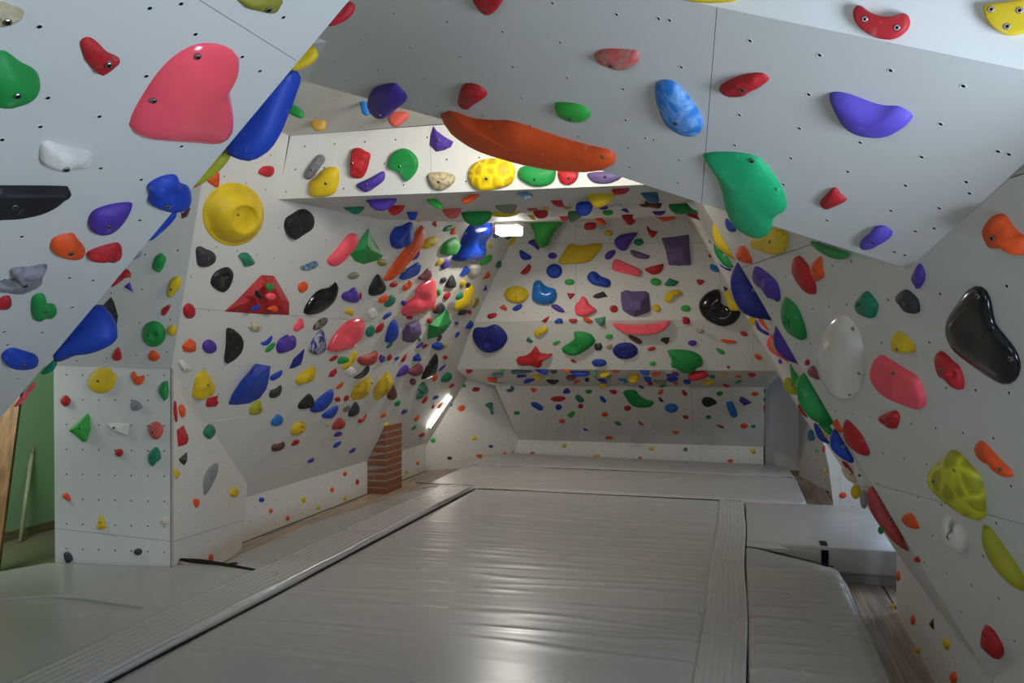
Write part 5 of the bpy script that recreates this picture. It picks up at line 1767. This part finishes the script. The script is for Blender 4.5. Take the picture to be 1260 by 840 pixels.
LAB = {}
base = {}
for i in ids:
    h = HS[i]
    if i in marks:
        t = nm(i) if any(w in nm(i) for w in (' on ', ' under', ' behind', ' at ', ' below', ' above', ' right', ' low ')) else nm(i) + ' on ' + WS[h['plane']]
        LAB[i] = t
        continue
    b = '%s %s %s hold on %s' % (h['size'], h['cn'], h['sw'], WS[h['plane']])
    base.setdefault(b, []).append(i)
used = set(LAB.values())
for b, L in base.items():
    if len(L) == 1:
        # must also be the only one of its colour and shape there
        i = L[0]
        h = HS[i]
        same = [j for j in range(len(HS)) if j != i and HS[j]['cn'] == h['cn'] and HS[j]['plane'] == h['plane'] and HS[j]['size'] == h['size']]
        if len(same) == 0:
            t = '%s %s hold on %s' % (h['cn'], h['sw'], WS[h['plane']])
            if not [j for j in range(len(HS)) if j != i and HS[j]['cn'] == h['cn'] and HS[j]['plane'] == h['plane']]:
                LAB[i] = t; used.add(t)
                continue
            LAB[i] = b; used.add(b)
            continue
    for i in L:
        h = HS[i]
        best = None
        cand = sorted(marks, key=lambda m: np.linalg.norm(HS[m]['c'] - h['c']) - .5 * HS[m]['sz'])
        for m in cand[:9]:
            s = sector(HS[m]['c'], h['c'])
            dm = np.linalg.norm(HS[m]['c'] - h['c'])
            rivals = [j for j in range(len(HS)) if j != i and HS[j]['cn'] == h['cn'] and sector(HS[m]['c'], HS[j]['c']) == s
                      and np.linalg.norm(HS[m]['c'] - HS[j]['c']) < dm * 1.0]
            t = '%s %s hold nearest %s the %s' % (h['cn'], h['sw'], DIRS[s], nm(m))
            if not rivals and t not in used:
                best = t; break
        if best is None:
            # second of its colour in that direction
            for m in cand[:9]:
                s = sector(HS[m]['c'], h['c'])
                dm = np.linalg.norm(HS[m]['c'] - h['c'])
                k = len([j for j in range(len(HS)) if j != i and HS[j]['cn'] == h['cn'] and sector(HS[m]['c'], HS[j]['c']) == s
                         and np.linalg.norm(HS[m]['c'] - HS[j]['c']) < dm])
                t = '%s %s hold, %s of its colour %s the %s' % (h['cn'], h['sw'], ['first', 'second', 'third', 'fourth', 'fifth', 'sixth', 'seventh', 'eighth', 'ninth'][min(k, 8)], DIRS[s], nm(m))
                if k < 9 and t not in used:
                    best = t; break
        LAB[i] = best or b
        used.add(LAB[i])

# ---- build them
sv, sf, sfm, smats = [], [], [], []
for i, h in enumerate(HS):
    v, f, sm, nrm, top, sz = build_hold(h, i)
    mat = hold_mat(h['col'], h['fin'])
    if i not in indiv:
        if mat not in smats: smats.append(mat)
        b0 = len(sv)
        sv += [tuple(x) for x in v]
        sf += [tuple(b0 + k for k in q) for q in f]
        sfm += [smats.index(mat)] * len(f)
        continue
    vol = h['sz'] > 34 or 'volume' in h['opt'].get('n', '')
    name = 'climbing_volume' if vol else 'climbing_hold'
    o = mesh_obj(name, [tuple(x) for x in v], f, mat, origin=tuple(v.mean(0)), smooth=sm)
    bm = bmesh.new(); bm.from_mesh(o.data)
    bmesh.ops.recalc_face_normals(bm, faces=bm.faces)
    # outward: compare with the wall normal
    s_ = sum((fc.normal.dot(Vector(nrm))) * fc.calc_area() for fc in bm.faces if fc.normal.dot(Vector(nrm)) != 0)
    if h['style'] not in ('fin', 'hang') and s_ < 0:
        bmesh.ops.reverse_faces(bm, faces=bm.faces)
    bm.to_mesh(o.data); bm.free()
    if h['style'] == 'facet' and h['sz'] > 12:
        md = o.modifiers.new('bevel', 'BEVEL'); md.width = .012 * sz / .1 * .35; md.segments = 2; md.limit_method = 'ANGLE'
        md.angle_limit = math.radians(18)
    tag(o, LAB[i], 'volume' if vol else 'climbing hold', 'big plastic volumes bolted to the walls' if vol else 'coloured climbing holds bolted to the walls')
    if h['sz'] > 11 and h['style'] not in ('hang',):
        bs = h['opt'].get('b') or [tuple(proj(top)[0])]
        pp = proj(v)
        for b in bs:
            dd = np.linalg.norm(pp - np.array(b), axis=1) + 40 * np.maximum(0, .25 * np.max(np.dot(v - v.mean(0), nrm)) - np.dot(v - v.mean(0), nrm))
            k = np.argsort(dd)[:3]
            # intersect the pixel's ray with the local height
            hz = np.mean(np.dot(v[k] - v[0], nrm))
            if h['style'] in ('fin',):
                pos = v[k[0]]
            else:
                d = ray(*b)
                t = np.dot(nrm, v[0] + nrm * hz - EYEV) / np.dot(nrm, d)
                pos = EYEV + d * t
            bo = bpy.data.objects.new('bolt', BOLT)
            COL.objects.link(bo)
            bo.location = tuple(pos)
            bo.rotation_mode = 'QUATERNION'
            bo.rotation_quaternion = Vector(nrm).to_track_quat('Z', 'Y')
            s = min(1.0, max(.5, sz / .09)) if h['sz'] < 30 else (.8 if h['plane'] == 'F3' else 1.0)
            bo.scale = (s, s, s)
            bo.parent = o
            bo.matrix_parent_inverse = Matrix.Translation(o.location).inverted()
if sv:
    o = mesh_obj('small_climbing_holds', sv, sf, None, mats=smats, fm=sfm, smooth=True, origin=ctr(sv))
    bm = bmesh.new(); bm.from_mesh(o.data); bmesh.ops.recalc_face_normals(bm, faces=bm.faces); bm.to_mesh(o.data); bm.free()
    tag(o, 'scatter of the smallest coloured climbing holds all over the walls', 'climbing holds', kind='stuff')
